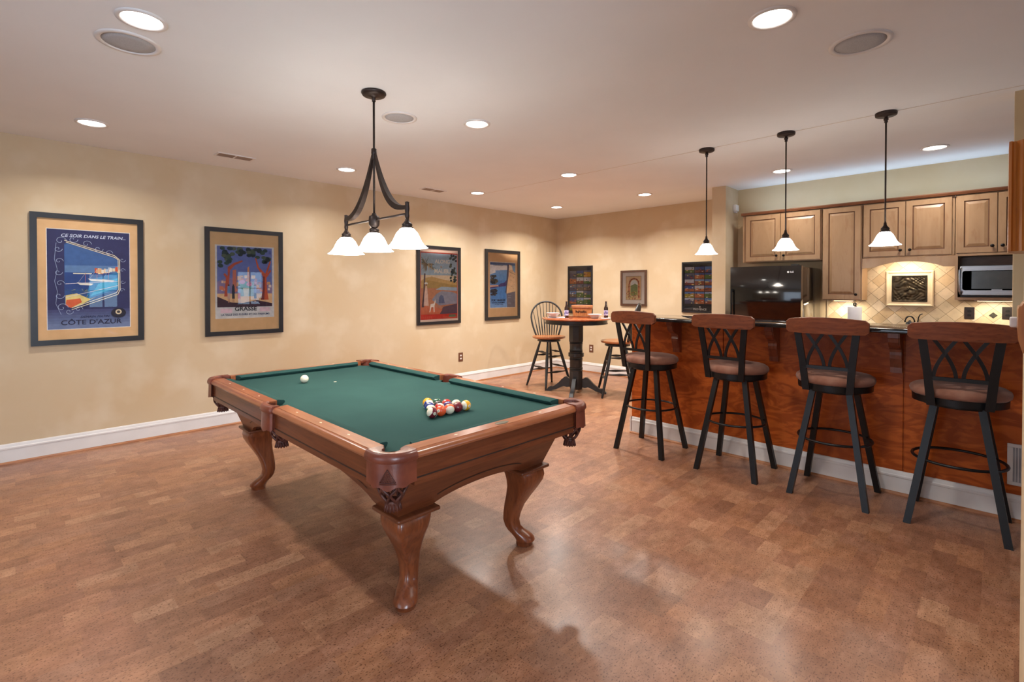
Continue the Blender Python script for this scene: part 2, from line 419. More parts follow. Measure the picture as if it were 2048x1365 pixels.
# ================================================================ CEILING FITTINGS
def downlight(x, y, label, first=[None]):
    if first[0] is None:
        t = thing('recessed_light', label, 'light', (x,y,H), 0, 'recessed ceiling lights')
        b = MB(); b.lathe([(0.105,0.0),(0.104,-0.006),(0.088,-0.009),(0.082,-0.004),(0.078,0.0),(0.105,0.0)], seg=32, cap=False); b.build('trim_ring', M_white, t)
        b = MB(); b.lathe([(0.0,-0.0035),(0.078,-0.003),(0.078,0.0),(0.0,0.0)], seg=32, cap=False); b.build('lens', M_can, t)
        first[0] = t
    else:
        t = copy_tree(first[0]); t.location = (x,y,H)
    t['label'] = label
    light('AREA', 'recessed_lamp', (x,y,H-0.014), DOWN_W*(1.0 if y < 4 else (0.75 if x > 4 else 2.3)), (1.0,0.96,0.90), 0.15, (0,0,0), None, 2.5)
DL = [(0.83,0.45,'recessed light above the far-left blue harbour poster, nearest the left wall'),
 (2.92,0.45,'largest recessed light at upper left, beside the big round speaker'),
 (5.07,2.55,'large recessed light at upper right, near the right round speaker'),
 (2.94,2.56,'recessed light in mid ceiling just right of the billiard lamp rod'),
 (0.83,2.55,'recessed light near the left wall, left of the billiard lamp'),
 (2.38,4.43,'recessed light right of centre, before the pub table corner'),
 (0.86,4.40,'recessed light above the two narrow posters on the left wall'),
 (0.88,6.04,'smallest recessed light, close to the far corner of the room'),
 (2.40,6.07,'recessed light nearest the back wall, left of the pendant lamps'),
 (4.15,5.91,'recessed light over the kitchen, behind the middle pendant rod'),
 (5.42,5.91,'rightmost recessed light over the kitchen, right of the third pendant')]
for x, y, l in DL: downlight(x, y, l)

def speaker(x, y, r, label):
    t = thing('ceiling_speaker', label, 'speaker', (x,y,H), 0, 'round in-ceiling speakers')
    b = MB(); b.lathe([(r,0),(r-0.001,-0.006),(r-0.022,-0.008),(r-0.026,-0.003),(r-0.026,0),(r,0)], seg=40, cap=False); b.build('rim', M_white, t)
    b = MB(); b.lathe([(0.0,-0.006),(r*0.5,-0.0055),(r-0.026,-0.003),(r-0.026,0),(0.0,0)], seg=40, cap=False); b.build('grille', M_grille, t)
speaker(2.60, 0.443, 0.14, 'round grey ceiling speaker beside the largest recessed light at upper left')
speaker(5.32, 3.13, 0.14, 'round grey ceiling speaker at upper right near the pendants')
speaker(2.63, 2.06, 0.13, 'round pale ceiling speaker just behind the billiard lamp rod')
def vent(x, y, label):
    t = thing('ceiling_vent', label, 'vent', (x,y,H), 0, 'ceiling air vents')
    b = MB(); w, l = 0.075, 0.165
    for q in ((-w,w,-l,-l+0.016),(-w,w,l-0.016,l),(-w,-w+0.016,-l+0.016,l-0.016),(w-0.016,w,-l+0.016,l-0.016),(-w+0.016,w-0.016,-0.006,0.006)):
        b.box(q[0],q[1],q[2],q[3],-0.007,0.0)
    b.build('vent_frame', M_white, t)
    b = MB(); b.box(-w+0.016,w-0.016,-l+0.016,l-0.016,-0.001,0.002); b.build('duct_back', mat('duct_dark', (70,60,54), 0.9, rgb2=(60,52,46)), t)
    me = None
    for i in range(9):
        xx = -w+0.022+i*(2*w-0.044)/8
        if me is None:
            b = MB(); b.prism([(-0.006,-0.0055),(-0.004,-0.0055),(0.006,-0.001),(0.004,-0.001)], lambda u,v,d: (u,d,v), -l+0.016, l-0.016)
            o = b.build('vent_slat', mat('vent_slat_tan', (150,130,116), 0.6, rgb2=(142,122,108)), t); me = o
        else:
            o = me.copy(); COL.objects.link(o)
        o.location = (xx,0,0)
vent(0.545, 1.54, 'white ceiling air vent near the left wall above the second poster')
vent(0.60, 3.86, 'small ceiling air vent right of the billiard lamp, near the left wall')

# ---------------------------------------------------------------- bell shades
def bell(b, c, z0, z1, r):
    h = z1-z0
    prof = [(r,0),(r*0.93,h*0.05),(r*0.80,h*0.16),(r*0.68,h*0.34),(r*0.60,h*0.52),(r*0.50,h*0.72),(r*0.36,h*0.88),(r*0.24,h*0.97),(r*0.22,h)]
    inner = [(a*0.965, z+0.002) for a, z in reversed(prof)]
    b.lathe([(a, z0+z) for a, z in prof]+[(a, z0+z) for a, z in inner], (c[0],c[1],0), 32, cap=False)
def cap_(b, c, z, r=0.026):
    b.lathe([(r*1.25,z-0.006),(r*1.3,z+0.004),(r,z+0.010),(r*1.12,z+0.016),(r*1.12,z+0.024),(r*0.8,z+0.032),(r*0.45,z+0.046),(r*0.36,z+0.058),(r*0.4,z+0.064),(0.001,z+0.066)], (c[0],c[1],0), 20)
def pendant(x, y, label):
    t = thing('pendant_lamp', label, 'pendant lamp', (x,y,0), 0, 'pendant lamps over the bar')
    b = MB(); b.lathe([(0.0,H),(0.066,H),(0.068,H-0.006),(0.066,H-0.022),(0.060,H-0.026),(0.012,H-0.027),(0.010,H-0.036),(0.014,H-0.042),(0.016,H-0.052),(0.010,H-0.060),(0.012,H-0.07),(0.006,H-0.075),(0.0,H-0.075)][::-1], seg=28); b.build('canopy', M_bronze, t)
    b = MB(); b.lathe([(0.0055,1.93),(0.0055,H-0.07)], seg=10); b.build('rod', M_bronze, t)
    b = MB(); cap_(b, (0,0), 1.872, 0.024); b.build('socket_cap', M_bronze, t)
    b = MB(); bell(b, (0,0), 1.772, 1.876, 0.098); b.build('glass_shade', M_shade, t)
    light('POINT', 'pendant_bulb', (0,0,1.79), PEND_W, (1.0,0.88,0.72), 0.035, parent=t)
pendant(3.92, 4.51, 'bronze pendant lamp nearest the wall pier, left of the three over the bar')
pendant(4.587, 4.50, 'bronze pendant lamp in the middle of the three over the bar')
pendant(5.25, 4.50, 'bronze pendant lamp in front of the wide cabinets, right of the three')

def chandelier():
    cx, cy = 2.92, 1.68
    t = thing('billiard_lamp', 'bronze three-shade bell lamp hanging over the pool table', 'hanging lamp', (cx,cy,0))
    b = MB(); b.lathe([(0.0,H),(0.078,H),(0.080,H-0.008),(0.072,H-0.022),(0.052,H-0.030),(0.015,H-0.034),(0.011,H-0.05),(0.012,H-0.06),(0.0,H-0.061)][::-1], seg=32); b.build('canopy', M_bronze, t)
    b = MB(); b.lathe([(0.007,1.93),(0.007,H-0.05)], seg=12); b.build('rod', M_bronze, t)
    b = MB(); b.lathe([(0.016,2.30),(0.018,2.31),(0.016,2.335),(0.018,2.34),(0.017,2.37),(0.008,2.375)], seg=16); b.build('collar', M_bronze, t)
    S = 0.385
    for s in (-1, 1):
        b = MB(); pts = []
        for i in range(22):
            u = i/21
            x = S*(1-(1-u)**0.5)**1.0 if False else S*u
            # concave sweep: steep near the collar, flattening towards the shade
            z = 1.945 + (2.335-1.945)*(1-u)**2.6
            pts.append((s*(0.012+(S-0.012)*u), 0, z))
        b.tube(pts, [0.008+0.010*math.sin(PI*min(1,i/21*0.9)) for i in range(22)], 4, ry=None, up=(0,1,0), square=True)
        b.build('curved_arm', M_bronze, t)
    b = MB(); b.tube([(-S,0,1.905),(S,0,1.905)], 0.007, 10); b.build('crossbar', M_bronze, t)
    b = MB(); b.lathe([(0.012,1.845),(0.02,1.85),(0.034,1.872),(0.036,1.90),(0.034,1.925),(0.03,1.93),(0.018,1.935),(0.012,1.95),(0.008,1.95)], seg=20); b.build('hub', M_bronze, t)
    for i, x in enumerate((-S, 0, S)):
        b = MB(); cap_(b, (x,0), 1.818, 0.028)
        if x: b.lathe([(0.010,1.87),(0.014,1.89),(0.012,1.91),(0.015,1.935),(0.012,1.965),(0.014,1.975),(0.001,1.98)], (x,0,0), 14)
        b.build('socket_cap', M_bronze, t)
        b = MB(); bell(b, (x,0), 1.70, 1.824, 0.125); b.build('glass_shade', M_shade, t)
        light('POINT', 'billiard_bulb', (x,0,1.725), CHAN_W, (1.0,0.88,0.72), 0.04, parent=t)
chandelier()

# ================================================================ POOL TABLE
TX, TY, TZ = 2.975, 1.65, 0.808
def pool_table():
    t = thing('pool_table', 'carved cherry wood pool table with green felt and leather pockets', 'pool table', (TX,TY,0))
    hx, hy = 1.225, 0.66; zt = TZ
    cr = 0.140                                     # corner pocket casting reach
    # body: tapered cabinet with arched bottom, four faces
    ztop, zb = 0.70, 0.455
    def body_pt(u, v, top):                        # u,v in -1..1 edges
        a, c = (1.12,0.555) if top else (1.02,0.475)
        return a*u, c*v
    def arch(s, flat_, rise):                      # s -1..1
        a = abs(s)
        if a > flat_: return 0.0
        return rise*math.cos(a/flat_*PI/2)**0.55 if a < flat_ else 0
    def face(n, mkpt, rise, flat_, m, name, groove=True):
        b = MB(); b.use(m)
        cols = [(-1+2*i/n) for i in range(n+1)]
        def pt(s, zz, off=0.0):
            k = (zz-zb)/(ztop-zb); return mkpt(s, k, zz, off)
        bot = [pt(s, zb+arch(s, flat_, rise)) for s in cols]; top = [pt(s, ztop) for s in cols]
        back = 0.022
        bot2 = [pt(s, zb+arch(s, flat_, rise), back) for s in cols]; top2 = [pt(s, ztop, back) for s in cols]
        b.rings([bot, top, top2, bot2, bot], closed=False, cap=False, smooth=False)
        o = b.build(name, None, t)
        if groove:
            g = MB(); g0, g1 = [], []
            for i in range(41):
                s = -flat_*1.0+2*flat_*i/40
                z = zb+arch(s*0.999, flat_, rise)+0.035
                if abs(s) > flat_*0.985: continue
                g0.append(pt(s, z, -0.0015)); g1.append(pt(s, z+0.006, -0.0015))
            g.rings([g0, g1], closed=False, cap=False); g.build('inlay_line', M_groove, o)
        return o
    for sgn in (-1, 1):
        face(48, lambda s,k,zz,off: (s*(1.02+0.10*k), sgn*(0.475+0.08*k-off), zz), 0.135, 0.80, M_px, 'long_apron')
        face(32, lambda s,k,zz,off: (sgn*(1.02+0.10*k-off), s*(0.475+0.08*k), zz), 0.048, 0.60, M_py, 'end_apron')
    # upright corner lines on the apron ends (dark inlay)
    for sx in (-1,1):
        for sy in (-1,1):
            b = MB(); p0 = (sx*(1.021+0.002), sy*0.435, 0.47); p1 = (sx*(1.10+0.002), sy*0.475, 0.68)
            b.poly([p0,(p0[0],p0[1]-sy*0.006,p0[2]),(p1[0],p1[1]-sy*0.006,p1[2]),p1]); b.build('inlay_line', M_groove, t)
    # fascia under the rails
    b = MB(); b.use(M_px)
    zf0, zf1 = 0.695, 0.775
    gx, gy = hx-0.012, hy-0.012
    for s in (-1, 1):
        for x0, x1 in ((-hx+cr, -0.075), (0.075, hx-cr)):
            b = MB(); y0, y1 = sorted((s*gy, s*(gy-0.028))); b.use(M_px); b.box(x0, x1, y0, y1, zf0, zf1)
            y0, y1 = sorted((s*(gy+0.001), s*(gy-0.028))); b.use(M_groove); b.box(x0, x1, y0, y1, zf0-0.006, zf0)
            y0, y1 = sorted((s*(gy-0.002), s*(gy-0.05))); b.use(M_px); b.box(x0, x1, y0, y1, zf0-0.034, zf0-0.006)
            b.build('fascia', None, t)
        b = MB(); x0, x1 = sorted((s*gx, s*(gx-0.028))); b.use(M_py); b.box(x0, x1, -hy+cr, hy-cr, zf0, zf1)
        x0, x1 = sorted((s*(gx+0.001), s*(gx-0.028))); b.use(M_groove); b.box(x0, x1, -hy+cr, hy-cr, zf0-0.006, zf0)
        x0, x1 = sorted((s*(gx-0.002), s*(gx-0.05))); b.use(M_py); b.box(x0, x1, -hy+cr, hy-cr, zf0-0.034, zf0-0.006)
        b.build('fascia', None, t)
    # rails: rounded outer nose, flat top (outer edge t=0 inwards)
    prof = [(0.014,0.770),(0.002,0.774),(-0.003,0.783),(-0.001,0.794),(0.008,0.803),(0.016,zt-0.001),(0.018,zt-0.003),(0.020,zt),(0.078,zt+0.002),(0.078,0.770)]
    cush = [(0.078,zt+0.002),(0.090,zt+0.0025),(0.120,zt-0.003),(0.128,zt-0.010),(0.124,zt-0.020),(0.104,zt-0.036),(0.078,zt-0.036)]
    def rail(p, q, nrm, name, pr, m, m0, m1):
        """p,q ends along outer edge; m0,m1 mitre: extra inward shift per inward metre at each end"""
        p = Vector((*p,0)); q = Vector((*q,0)); n = Vector((*nrm,0)); d = (q-p).normalized()
        a = [p+n*u+d*(u*m0)+Vector((0,0,z)) for u, z in pr]; c = [q+n*u-d*(u*m1)+Vector((0,0,z)) for u, z in pr]
        b = MB(); b.rings([a, c], smooth=False); return b.build(name, m, t, auto=35)
    for s in (-1, 1):
        for k in (-1, 1):
            a, c = ((0.075, hx-cr) if k > 0 else (-hx+cr, -0.075))
            m0, m1 = (0.15, 0.0) if k > 0 else (0.0, 0.15)
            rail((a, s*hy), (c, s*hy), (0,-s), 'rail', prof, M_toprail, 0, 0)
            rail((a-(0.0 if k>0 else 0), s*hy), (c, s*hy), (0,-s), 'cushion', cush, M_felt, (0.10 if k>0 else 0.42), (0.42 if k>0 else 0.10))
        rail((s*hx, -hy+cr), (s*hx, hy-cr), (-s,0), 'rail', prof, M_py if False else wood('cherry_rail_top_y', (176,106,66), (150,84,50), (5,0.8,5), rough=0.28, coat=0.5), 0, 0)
        rail((s*hx, -hy+cr), (s*hx, hy-cr), (-s,0), 'cushion', cush, M_felt, 0.42, 0.42)
    # bed
    pts = []
    bx, by = hx-0.076, hy-0.076
    def arc(cx, cy, r, a0, a1, n=7): return [(cx+r*math.cos(a0+(a1-a0)*i/n), cy+r*math.sin(a0+(a1-a0)*i/n)) for i in range(n+1)]
    R = 0.062; c_ = 0.012
    # counter-clockwise outline from bottom-left corner with round notches
    pts += arc(-bx+c_, -by+c_, R, PI/2, 0)
    pts += arc(0, -by-0.012, 0.055, PI*0.92, PI*0.08)
    pts += arc(bx-c_, -by+c_, R, PI, PI/2)
    pts += arc(bx-c_, by-c_, R, -PI/2, -PI)
    pts += arc(0, by+0.012, 0.055, -PI*0.08, -PI*0.92)
    pts += arc(-bx+c_, by-c_, R, 0, -PI/2)
    b = MB(); b.prism(pts, lambda u,v,d: (u,v,d), zt-0.058, zt-0.032); b.build('felt_bed', M_felt, t)
    b = MB(); b.box(-1.1,1.1,-0.53,0.53,zt-0.10,zt-0.06); b.build('slate', M_pz, t)
    # spots
    for x in (-0.56, 0.56):
        b = MB(); b.lathe([(0.0,zt-0.0318),(0.011,zt-0.0316),(0.011,zt-0.032)], (x,0,0), 12, cap=False); b.build('felt_spot', M_ivory, t)
    # sights
    sm = MB(); sm.prism([(0.012,0),(0,0.006),(-0.012,0),(0,-0.006)], lambda u,v,d: (u,v,d), 0.0, 0.0012); so = sm.build('sight', M_ivory, t)
    first = True
    spots = [(k*0.28, s*(hy-0.049), 0) for s in (-1,1) for k in (-3,-2,-1,1,2,3)]+[(s*(hx-0.049), k*0.28, PI/2) for s in (-1,1) for k in (-1,0,1)]
    for x, y, r in spots:
        if abs(y) < 0.01: continue
        o = so if first else so.copy()
        if not first: COL.objects.link(o)
        first = False; o.location = (x,y,zt+0.0006); o.rotation_euler = (0,0,r)
    b = MB(); b.lathe([(0.0,0.0012),(0.040,0.0012),(0.042,0.0)], seg=24, cap=False); o = b.build('maker_plate', mat('bronze_plate', (112,104,84), 0.5, metal=0.4, rgb2=(96,88,72)), t, (hx-0.047,0,zt+0.001)); o.scale = (0.5,1,1)
    # pockets
    def pocket(cx, cy, path, centre, netc, inner, cr_=True):
        """path: outline (outer) points for casting from rail end to rail end"""
        n = len(path)
        def off(i, d):
            a = Vector((*path[max(i-1,0)],0)); c = Vector((*path[min(i+1,n-1)],0)); tt = (c-a).normalized(); nn = Vector((-tt.y, tt.x, 0))
            if nn.dot(Vector((*centre,0))-Vector((*path[i],0))) < 0: nn = -nn
            return Vector((*path[i],0))+nn*d
        def prof2(i):
            e = abs(2*i/(n-1)-1)**2.5; k = 0.026+(0.050 if cr_ else 0.012)*e
            return [(0.006,0.772),(-0.007,0.774),(-0.012,0.784),(-0.010,0.798),(-0.002,zt+0.003),(0.006,zt+0.0055),(k-0.004,zt+0.0055),(k,zt+0.001),(k,0.790),(0.012,0.772)]
        b = MB(); b.rings([[off(i,d)+Vector((0,0,z)) for d, z in prof2(i)] for i in range(n)], smooth=True); cast = b.build('pocket_casting', M_leather, t, auto=50)
        # apron with scalloped bottom
        b = MB(); top, bot, top2, bot2 = [], [], [], []
        for i in range(n):
            u = i/(n-1); z = 0.692-0.018*math.sin(PI*u) + 0.006*math.cos(6*PI*u)-0.012*abs(2*u-1)**6
            e = 0.006*math.sin(PI*u)
            top.append(off(i,0.000-e*0.5)+Vector((0,0,0.775))); bot.append(off(i,-0.002-e)+Vector((0,0,z)))
            top2.append(off(i,0.012)+Vector((0,0,0.775))); bot2.append(off(i,0.010)+Vector((0,0,z)))
        mid = [(a+c)/2+(a-c2)*0.0 for a, c, c2 in zip(top, bot, top2)]
        b.rings([top, mid, bot, bot2, top2], closed=False, cap=False); ap = b.build('pocket_apron', M_leather, t, auto=60)
        if inner:
            b = MB(); C0 = Vector((*inner,0)); rs = []
            for z, r in ((zt-0.004,0.060),(0.76,0.062),(0.70,0.056),(0.66,0.046)):
                rs.append([C0+Vector((r*math.cos(2*PI*i/20), r*math.sin(2*PI*i/20), z)) for i in range(20)])
            a0 = math.atan2(centre[1]-inner[1], centre[0]-inner[0])
            rs2 = [[p for p in r_] for r_ in rs]
            vr = [[b.bm.verts.new(p) for p in r_] for r_ in rs2]
            for a, c in zip(vr[1:], vr[2:]):
                for i in range(20): b._f([a[i], a[(i+1)%20], c[(i+1)%20], c[i]], True)
            # back wall only above the cloth
            for i in range(20):
                an = 2*PI*(i+0.5)/20; dlt = (an-a0+PI) % (2*PI)-PI
                if abs(dlt) > 1.45: b._f([vr[0][i], vr[0][(i+1)%20], vr[1][(i+1)%20], vr[1][i]], True)
            b.build('pocket_liner', M_leather, t)
        # leather net: crossing straps narrowing to a fringe
        b = MB(); N_ = 12; zt_, zb_ = 0.700, 0.600
        def np_(ang, k):
            r = 0.028+0.036*(1-k**2.2); z = zt_+(zb_-zt_)*k
            return Vector((netc[0]+r*math.cos(ang), netc[1]+r*math.sin(ang), z))
        for i in range(N_):
            sg = -1 if i % 2 else 1
            b.tube([np_(2*PI*i/N_+sg*0.80*(PI/N_)*math.cos(3*PI*k/18), k/18) for k in range(19)], 0.0062, 5)
        b.tube([np_(2*PI*i/24, 0.0) for i in range(24)], 0.007, 6, closed=True)
        b.build('pocket_net', M_net, t)
        b = MB(); b.lathe([(0.028,0.604),(0.031,0.598),(0.028,0.590),(0.033,0.566),(0.001,0.566)], (netc[0],netc[1],0), 14)
        for i in range(14):
            a0 = 2*PI*i/14; b.tube([(netc[0]+0.027*math.cos(a0), netc[1]+0.027*math.sin(a0), 0.592),(netc[0]+0.034*math.cos(a0), netc[1]+0.034*math.sin(a0), 0.562)], 0.004, 4)
        b.build('net_fringe', M_net, t)
        return ap
    for sx in (-1, 1):
        for sy in (-1, 1):
            r = 0.105
            ccx, ccy = sx*(hx-r+0.004), sy*(hy-r+0.004)
            path = [(sx*(hx-cr), sy*(hy+0.001))]
            a = [(ccx+sx*r*math.sin(q), ccy+sy*r*math.cos(q)) for q in [PI/2*i/12 for i in range(13)]]
            path += a + [(sx*(hx+0.001), sy*(hy-cr))]
            ap = pocket(sx*hx, sy*hy, path, (0,0), (sx*(hx-0.085), sy*(hy-0.085)), (sx*(bx-c_+0.0), sy*(by-c_+0.0)))
            if sx > 0 and sy < 0:
                # tooled triangle of balls on the near corner apron (flat tooling that follows the curve)
                b = MB(); q0 = PI/4; rr = r+0.0105
                def P(u, z): q = q0-u/rr; return (ccx+rr*math.sin(q)*sx, ccy+sy*rr*math.cos(q), z)
                tri = [(-0.032,0.702),(0.032,0.702),(0.0,0.755)]
                for i in range(3): b.tube([P(*[tri[i][j]+(tri[(i+1)%3][j]-tri[i][j])*k/6 for j in (0,1)]) for k in range(7)], 0.0016, 4)
                b.tube([P(-0.034+0.0113*k, 0.696) for k in range(7)], 0.0014, 4)
                for row in range(5):
                    for k in range(row+1):
                        u = (k-row/2)*0.0105; z = 0.7405-row*0.0083; c = P(u, z)
                        b.tube([P(u+0.0038*math.cos(a_*PI/3), z+0.0038*math.sin(a_*PI/3)) for a_ in range(6)], 0.0009, 3, closed=True)
                b.build('tooled_rack_mark', M_leatherd, ap)
    for sy in (-1, 1):
        path = [(-0.078, sy*hy)]+[(0.072*math.sin(q), sy*(hy+0.016*math.cos(q))) for q in [-PI/2+PI*i/10 for i in range(11)]]+[(0.078, sy*hy)]
        pocket(0, sy*hy, path, (0,0), (0, sy*(hy-0.075)), (0, sy*(by+0.012)), False)
    # leg plates and cabriole legs
    for sx in (-1, 1):
        for sy in (-1, 1):
            lx, ly = sx*0.945, sy*0.385
            b = MB(); b.box(lx-0.113, lx+0.113, ly-0.113, ly+0.113, 0.438, 0.458, 0.008, 3); b.build('leg_plate', M_px, t, auto=40)
            b = MB(); b.box(lx-0.085, lx+0.075 if sx<0 else lx+0.075, ly-0.075, ly+0.075, 0.458, 0.475); b.build('leg_block', M_px, t)
            spec = [(0.438,0.000,0.088,0.10),(0.425,0.006,0.090,0.12),(0.400,0.012,0.088,0.16),(0.370,0.012,0.082,0.22),(0.330,0.004,0.070,0.3),(0.280,-0.012,0.057,0.38),(0.230,-0.028,0.047,0.45),
                    (0.180,-0.038,0.041,0.5),(0.140,-0.042,0.038,0.55),(0.105,-0.036,0.038,0.7),(0.080,-0.022,0.044,0.9),(0.060,-0.004,0.052,1.0),(0.040,0.010,0.056,1.0),(0.026,0.014,0.055,1.0),(0.022,0.013,0.050,1.0),(0.0,0.010,0.046,1.0)]
            rs = []
            for z, o_, h_, rnd_ in spec:
                ring = []
                for i in range(24):
                    a = 2*PI*i/24; ca, sa = math.cos(a), math.sin(a)
                    e = 2.0/(2+6*(1-rnd_))
                    x = abs(ca)**e*(1 if ca>=0 else -1); y = abs(sa)**e*(1 if sa>=0 else -1)
                    ring.append((lx+sx*(o_)+h_*x, ly+sy*(o_)+h_*y, z))
                rs.append(ring)
            b = MB(); b.rings(rs); b.build('leg', M_pz, t, auto=50)
    return t
pool_table()

# ---------------------------------------------------------------- balls
def ball_mat(name, rgb, stripe):
    m = bpy.data.materials.new(name); m.use_nodes = True; N, Lk = nodes(m); p = N['Principled BSDF']
    p.inputs['Roughness'].default_value = 0.08; p.inputs['Coat Weight'].default_value = 0.6
    tc = N.new('ShaderNodeTexCoord'); sp = N.new('ShaderNodeSeparateXYZ'); Lk.new(tc.outputs['Object'], sp.inputs[0])
    ab = N.new('ShaderNodeMath'); ab.operation = 'ABSOLUTE'; Lk.new(sp.outputs[2], ab.inputs[0])
    gt = N.new('ShaderNodeMath'); gt.operation = 'GREATER_THAN'; gt.inputs[1].default_value = 0.0155 if stripe else 9
    Lk.new(ab.outputs[0], gt.inputs[0])
    # number disc on +-x
    l = N.new('ShaderNodeVectorMath'); l.operation = 'MULTIPLY'; l.inputs[1].default_value = (0,1,1); Lk.new(tc.outputs['Object'], l.inputs[0])
    ln = N.new('ShaderNodeVectorMath'); ln.operation = 'LENGTH'; Lk.new(l.outputs[0], ln.inputs[0])
    lt = N.new('ShaderNodeMath'); lt.operation = 'LESS_THAN'; lt.inputs[1].default_value = 0.0085; Lk.new(ln.outputs['Value'], lt.inputs[0])
    mx = N.new('ShaderNodeMath'); mx.operation = 'MAXIMUM'; Lk.new(gt.outputs[0], mx.inputs[0]); Lk.new(lt.outputs[0], mx.inputs[1])
    c = N.new('ShaderNodeMixRGB'); c.inputs[1].default_value = (*lin(rgb),1); c.inputs[2].default_value = (*lin((238,226,200)),1)
    Lk.new(mx.outputs[0], c.inputs[0]); Lk.new(c.outputs[0], p.inputs['Base Color']); return m
R_B = 0.0286
_ballmesh = None
def ball(x, y, num, cname, rgb, stripe, rot, where):
    b = MB(); b.ball((0,0,0), R_B, 28, 18)
    m = ball_mat('phenolic_'+('stripe_' if stripe else 'solid_')+cname, rgb, stripe) if num else mat('cue_ball_ivory', (238,230,208), 0.12, rgb2=(232,222,198), coat=0.5)
    o = b.build('billiard_ball' if num else 'cue_ball', m); o.location = (x, y, TZ-0.032+R_B); o.rotation_euler = rot
    if num:
        lab = ('white ball with a %s stripe ' if stripe else 'solid %s billiard ball ') % cname + where
        tag(o, lab, 'billiard ball', 'racked billiard balls')
        for s in (1, -1):
            text_obj('number', str(num), 0.012, flat((20,20,20)), o, (s*(R_B+0.0001),0,0), (PI/2,0,s*PI/2), extrude=0.0002, bold=0.0002)
    else: tag(o, 'white cue ball alone near the far left end of the green felt', 'billiard ball')
    return o
C_ = dict(yellow=(240,170,30), blue=(22,50,130), red=(206,40,30), purple=(60,40,110), orange=(232,86,36), green=(14,84,60), maroon=(112,22,36), black=(20,20,22))
bx0, by0, D = 3.745, TY+0.004, 0.0574
rowsB = [ # row 4 = the five nearest the foot, listed from near (low Y) to far
 [(15,'maroon',1,(1.1,0,-0.1),'with its number showing, at the front corner'),(5,'orange',0,(0.3,0.2,2),'second in the front row'),(13,'orange',1,(1.77,0,1.1),'in the middle of the front row of the rack'),(7,'maroon',0,(0.5,1.2,0.3),'fourth in the front row of the rack'),(9,'yellow',1,(1.5,0,0.1),'at the right end of the front row')],
 [(14,'green',1,(0.15,0.2,0.3),'behind the front corner ball'),(11,'red',1,(0.5,0.4,2.5),'in the second row behind the solid orange ball'),(4,'purple',0,(0,0,0.4),'in the second row behind the orange-striped ball'),(12,'purple',1,(0.3,0.3,0),'in the second row, behind the solid maroon ball')],
 [(2,'blue',0,(0,0,2),'on the left edge, before the yellow apex ball'),(8,'black',0,(0.4,0.5,0.3),'in the centre of the rack'),(3,'red',0,(0,0,1),'at the back of the rack, right of the green-striped ball')],
 [(10,'blue',1,(0.3,0.5,1),'at the left back, beside the solid blue ball'),(6,'green',0,(0.9,0.2,0.3),'at the back, right of the yellow ball')],
 [(1,'yellow',0,(0.6,0,0.2),'at the apex of the rack, rear left')]]
for ri, row in enumerate(rowsB):
    for k, (num, cn, st, rot, wh) in enumerate(row):
        ball(bx0-ri*D*0.8661, by0+(k-(4-ri)/2)*D, num, cn, C_[cn], bool(st), rot, wh)
ball(2.30, 1.475, 0, 'ivory', (0,0,0), False, (0,0,0), '')

# ================================================================ BAR
BY = 4.40
def bar():
    t = thing('bar', 'stained maple panelled bar front behind the row of bar stools', 'bar', (0,BY,0))
    b = MB(); b.box(3.235, 6.95, 0.012, 0.16, 0, 1.16); b.build('core', M_ply, t)
    for x0, x1 in ((3.225,4.120),(4.128,5.374),(5.382,6.62),(6.628,6.95)):
        b = MB(); b.box(x0, x1, 0, 0.0118, 0.0, 1.16, 0.002); b.build('panel', M_ply, t)
    b = MB(); b.box(3.213, 3.234, -0.002, 0.165, 0, 1.16, 0.002); b.build('corner_post', M_ply, t)
    cp = [(0,0.86),(-0.045,0.862),(-0.048,0.90),(-0.062,0.935),(-0.076,0.965),(-0.080,0.99),(-0.076,1.01),(-0.085,1.030),(-0.105,1.040),(-0.125,1.046),(-0.150,1.062),(-0.168,1.085),(-0.174,1.11),(-0.186,1.116),(-0.190,1.16),(0,1.16)]
    for x in (3.705, 4.545, 5.338, 6.18):
        b = MB(); b.prism(cp, lambda u,v,d: (d,u,v), x-0.026, x+0.026); 
        b.prism([(u*0.93-0.0005, v) for u, v in cp if v > 0.8], lambda u,v,d: (d,u,v), x-0.033, x-0.026)
        b.prism([(u*0.93-0.0005, v) for u, v in cp if v > 0.8], lambda u,v,d: (d,u,v), x+0.026, x+0.033)
        b.build('corbel', M_corb, t)
    return t
bar()
baseboard('baseboard_bar', (3.22,BY-0.0005), (6.95,BY-0.0005), (0,-1)); shoe('trim_4', (3.205,BY-0.0005), (6.95,BY-0.0005), (0,-1))
baseboard('baseboard_bar_end', (3.212,4.565), (3.212,4.385), (-1,0))
def countertop():
    cr = 0.05; x0, x1, y0, y1 = 3.19, 6.95, 4.02, 4.60
    pl = []
    for (cx, cy, a0) in ((x0+cr,y0+cr,PI),(x1,y0,None),(x1,y1,None),(x0+cr,y1-cr,PI/2)):
        if a0 is None: pl.append((cx,cy))
        elif a0 == PI: pl += [(cx+cr*math.cos(PI+PI/2*i/6), cy+cr*math.sin(PI+PI/2*i/6)) for i in range(7)]
        else: pl += [(cx+cr*math.cos(PI/2+PI/2*i/6), cy+cr*math.sin(PI/2+PI/2*i/6)) for i in range(7)]
    # ring order: front-left arc, front-right, back-right, back-left arc
    b = MB()
    def ring(z, s):
        c = ((x0+x1)/2, (y0+y1)/2); return [(p[0]+(s if p[0] < c[0] else -s), p[1]+(s if p[1] < c[1] else -s), z) for p in pl]
    b.rings([ring(1.161,0.006), ring(1.164,0.001), ring(1.168,0), ring(1.184,0), ring(1.189,0.002), ring(1.192,0.007)], smooth=False)
    o = b.build('bar_countertop', M_granite, auto=50); tag(o, 'polished black granite bar top resting on the panelled bar front', 'countertop')
countertop()
